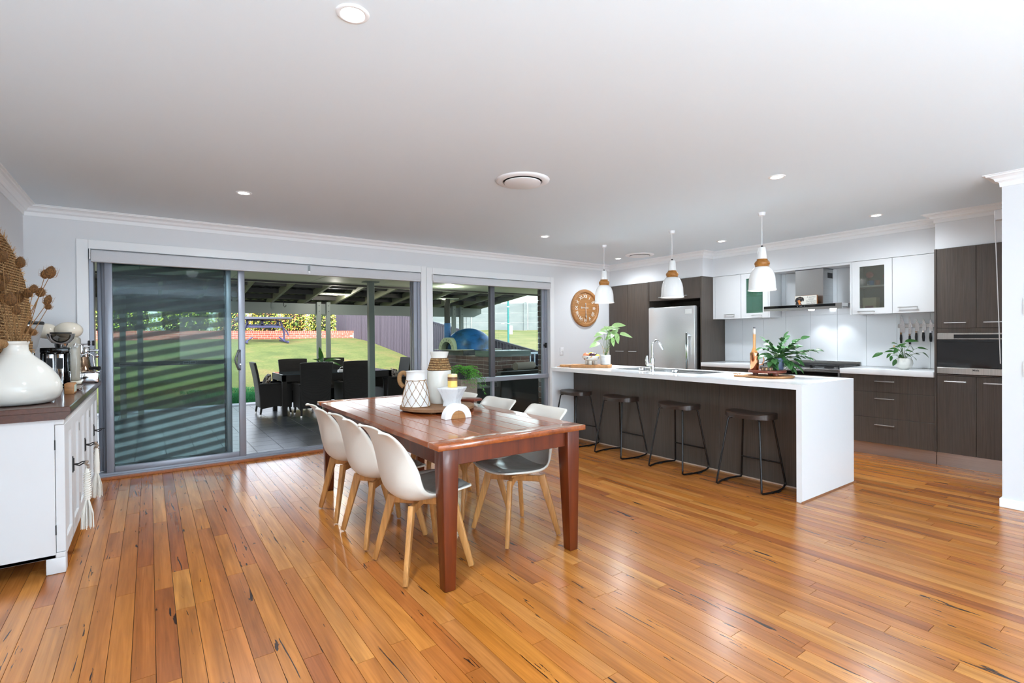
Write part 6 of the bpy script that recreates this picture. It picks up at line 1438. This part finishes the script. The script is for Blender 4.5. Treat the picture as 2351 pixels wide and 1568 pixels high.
for (px, py, ln, dx, dz) in ((732, 800, .30, -.15, 1), (762, 803, .30, .8, .55), (715, 838, .22, -.8, .1), (770, 828, .30, 1, .25), (752, 812, .22, .6, .5), (722, 832, .18, -.5, .5)):
    leaf(lm4, t, b0+RT*dx*.02, (RT*dx+UP*dz-FW*.2), ln, 1, up=(-.6*FW.x, -.6*FW.y, 1))
t = thing('napkin_holder', 'small pale item lying beside the orchid on the patio table', 'holder', (3.05, 10.1, .665)); MB().taper(3.0, 3.14, 10.05, 10.15, .665, .70, .01).build('holder_base', M_['sw'], t); MB().tube([(3.03, 10.1, .70), (3.05, 10.1, .74), (3.09, 10.1, .75), (3.12, 10.1, .70)], .006, 6).build('holder_loop', M_['sw'], t)
# ---- brick bench, pizza oven
bx, by = 5.757, 8.786
bb = thing('brick_bench', 'brown brick outdoor kitchen bench seen through the window', 'bench', (6.2, 9.5, PZ))
MB().box(bx+.003, 6.703, by+.003, 9.5, PZ, .90).box(bx+.003, 6.69, 9.5, 11.0, PZ, .90).build('core', M_['mortar'], bb)
pbA = pbB = None
for row in range(11):
    z = .896-.086*(row+1)+.005
    x = bx+(.0 if row % 2 else .12) - (.0)
    xs_ = []
    x = bx
    if row % 2: xs_.append((x, x+.11)); x += .12
    while x < 6.69: xs_.append((x, min(x+.23, 6.705))); x += .24
    for a, b in xs_: B('brick', M_['brickb'], bb, (a, b, by, by+.10, z, z+.076))
    y = by+.11+(.0 if row % 2 else -.0); y = by+.11 if row % 2 else by+.23-.12
    while y < 10.9: B('brick', M_['brickb'], bb, (bx, bx+.10, y, min(y+.23, 11.0), z, z+.076)); y += .24
B('stone_top', P('dark_stone_top', (66, 92, 96), .15), bb, (bx-.02, 6.73, by-.03, 9.45, .9005, 1.022), .004)
B('oven_slab', P('dark_slab', (44, 50, 52), .5), bb, (bx-.02, 6.75, 9.95, 11.0, .9005, 1.0195), .004)
blu = PN('blue_render', (44, 118, 190), (24, 56, 78), .4, (2.2, 2.2, 3), detail=5, lo=.42, hi=.62)
t = thing('pizza_oven', 'domed blue pizza oven with a cream arched mouth and dark flue', 'pizza oven', (6.15, 10.35, 1.02)); oz = 1.021
G = []
prof = [(max(.0005, cos(pi/2*i/10)), sin(pi/2*i/10)) for i in range(11)]
MB().lathe([(r*1.0, z*.5) for r, z in prof], (6.17, 10.42, oz), 40, Matrix.Diagonal(Vector((.60, .50, 1))), cap=False).build('dome', blu, t, smooth=60)
B('hearth_slab', M_['soffit'], t, (5.52, 6.78, 9.94, 10.95, oz-.0005, oz+.012), .002)
fc = Vector((5.56, 10.28)); fd_ = Vector((-.80, -.60)).normalized(); ft = Vector((.60, -.80))
def ar(r, a, dpt): p = fc+ft*(r*cos(a))+fd_*dpt; return Vector((p.x, p.y, oz+.012+r*1.45*sin(a)))
m = MB(); n_ = 16
for i in range(n_):
    a, b = pi*i/n_, pi*(i+1)/n_
    m.add([ar(.19, a, .16), ar(.19, b, .16), ar(.125, b, .16), ar(.125, a, .16), ar(.19, a, -.30), ar(.19, b, -.30), ar(.125, b, -.1), ar(.125, a, -.1)], [(0, 1, 2, 3), (0, 4, 5, 1), (3, 2, 6, 7)])
m.build('mouth_arch', P('cream_render', (196, 206, 170), .7), t)
m = MB(); m.add([ar(.126, pi*i/12, -.08) for i in range(13)], [tuple(range(13))]); m.build('mouth_opening', P('oven_dark', (46, 56, 60), .6), t)
for i in range(1, 8): MB().beam(ar(.14, pi*i/8, .163), ar(.168, pi*i/8, .163), .006, .006).build('keystone_mark', M_['matblack'], t)
fp = Vector((5.66, 10.55)); MB().cyl((fp.x, fp.y, oz+.25), (fp.x, fp.y, oz+.62), .075, 18).build('flue_base', blu, t, smooth=40); MB().cyl((fp.x, fp.y, oz+.60), (fp.x, fp.y, 2.20), .068, 18).build('flue', M_['roofm'], t, smooth=40)
t = thing('railing', 'pale steel railing beyond the brick bench at the right of the window', 'railing', (7.3, 8.9, PZ)); pr_ = P('pale_rail', (186, 206, 226), .4)
B('top_rail', pr_, t, (6.78, 8.6, 8.86, 8.91, .93, .975)); B('bottom_rail', pr_, t, (6.78, 8.6, 8.87, 8.90, .02, .05))
x = 6.80
while x < 8.6: B('baluster', pr_, t, (x, x+.022, 8.875, 8.897, .05, .93)); x += .118
# ---- wicker lounge by the window
t = thing('patio_sofa', 'dark wicker sofa with its back to the kitchen window', 'sofa', (5.6, 7.3, PZ))
B('back', wk, t, (4.72, 6.75, 6.95, 7.10, PZ+.04, .735), .02, 2); B('base', wk, t, (4.72, 6.75, 7.10, 7.80, PZ+.04, .34), .01)
for x in (4.72, 6.60): B('arm', wk, t, (x, x+.15, 7.10, 7.80, .34, .56), .01)
B('seat_cushion', M_['linen'], t, (4.88, 6.59, 7.10, 7.78, .341, .46), .03, 3)
t = thing('patio_armchair', 'dark wicker armchair beyond the sofa, its arms level with the window rail', 'armchair', (6.0, 8.2, PZ))
B('back', wk, t, (6.55, 6.68, 7.98, 8.62, PZ+.04, .70), .02, 2); B('seat', wk, t, (5.98, 6.55, 7.98, 8.62, PZ+.04, .34), .01)
for y in (7.86, 8.62): B('arm', wk, t, (5.98, 6.68, y, y+.12, PZ+.04, .66), .01)
p = onY(1187, 850, 8.2)
t = thing('bolster', 'pale rolled cushion lying over the wicker armchair arms', 'cushion', (6.15, 8.15, .67)); MB().tube([(5.80, 8.05, .735), (6.35, 8.20, .735)], .075, 20).build('cover', M_['linen'], t, smooth=40)
t = thing('patio_ottoman', 'low dark wicker ottoman under the left part of the window', 'ottoman', (4.0, 7.2, PZ)); B('body', wk, t, (3.45, 4.66, 6.90, 7.60, PZ+.03, .50), .02, 2)
# ---- garden swing seat
bs_ = P('swing_blue', (48, 52, 92), .5); y = 22.4; 
def w_(px, py): return onY(px, py, y)
t = thing('swing_seat', 'blue-purple metal garden swing seat with a flat canopy', 'swing', (3.6, y, lawnz(0, y)))
a, b = w_(545, 728), w_(664, 731); MB().prism([(a.x, a.z), (b.x-.12, b.z+.02), (b.x, b.z-.03), (a.x, a.z-.10)], y-.75, y+.75, 'y').build('canopy', P('canopy_blue', (58, 64, 82), .6), t)
m = MB(); x0, x1 = w_(566, 740).x, w_(640, 740).x; zt, zm, zl = w_(600, 735).z, w_(600, 741).z, w_(600, 746).z
m.beam((x0, y, zt), (x1, y, zt-.02), .05, .05).beam((x0, y, zl-.02), (x1, y, zl-.02), .05, .09)
for f_ in (0, .03, .46, .50, .95, 1.0): x = x0+(x1-x0)*f_; m.beam((x, y, zt), (x, y, zl-.02), .05, .05, side=(1, 0, 0))
m.build('bench_back', bs_, t)
B('bench_seat', bs_, t, (x0, x1, y-.55, y-.05, zl-.12, zl-.07), .01)
for sx_, xx in ((1, w_(652, 760).x), (-1, w_(560, 760).x)):
    gz = lawnz(0, y)
    MB().tube([(xx-sx_*.14, y, b.z-.08), (xx-sx_*.12, y, zl+.1), (xx-sx_*.05, y, zl-.10), (xx, y, zl-.30), (xx, y, gz+.02)], .035, 8).build('frame_post', bs_, t, smooth=60)
    MB().tube([(xx-sx_*.22, y, zl-.05), (xx-sx_*.02, y, zl-.12), (xx+sx_*.12, y, zl-.28), (xx+sx_*.17, y, zl-.42)], .028, 8).build('curved_brace', bs_, t, smooth=60)
    MB().tube([(xx-sx_*.25, y-.3, gz+.22), (xx, y-.3, gz+.02), (xx, y-.75, gz+.0)], .028, 8).build('foot', bs_, t, smooth=60); MB().beam((xx, y-.8, gz+.03), (xx, y+.8, gz+.07), .06, .05).build('base_rail', bs_, t)
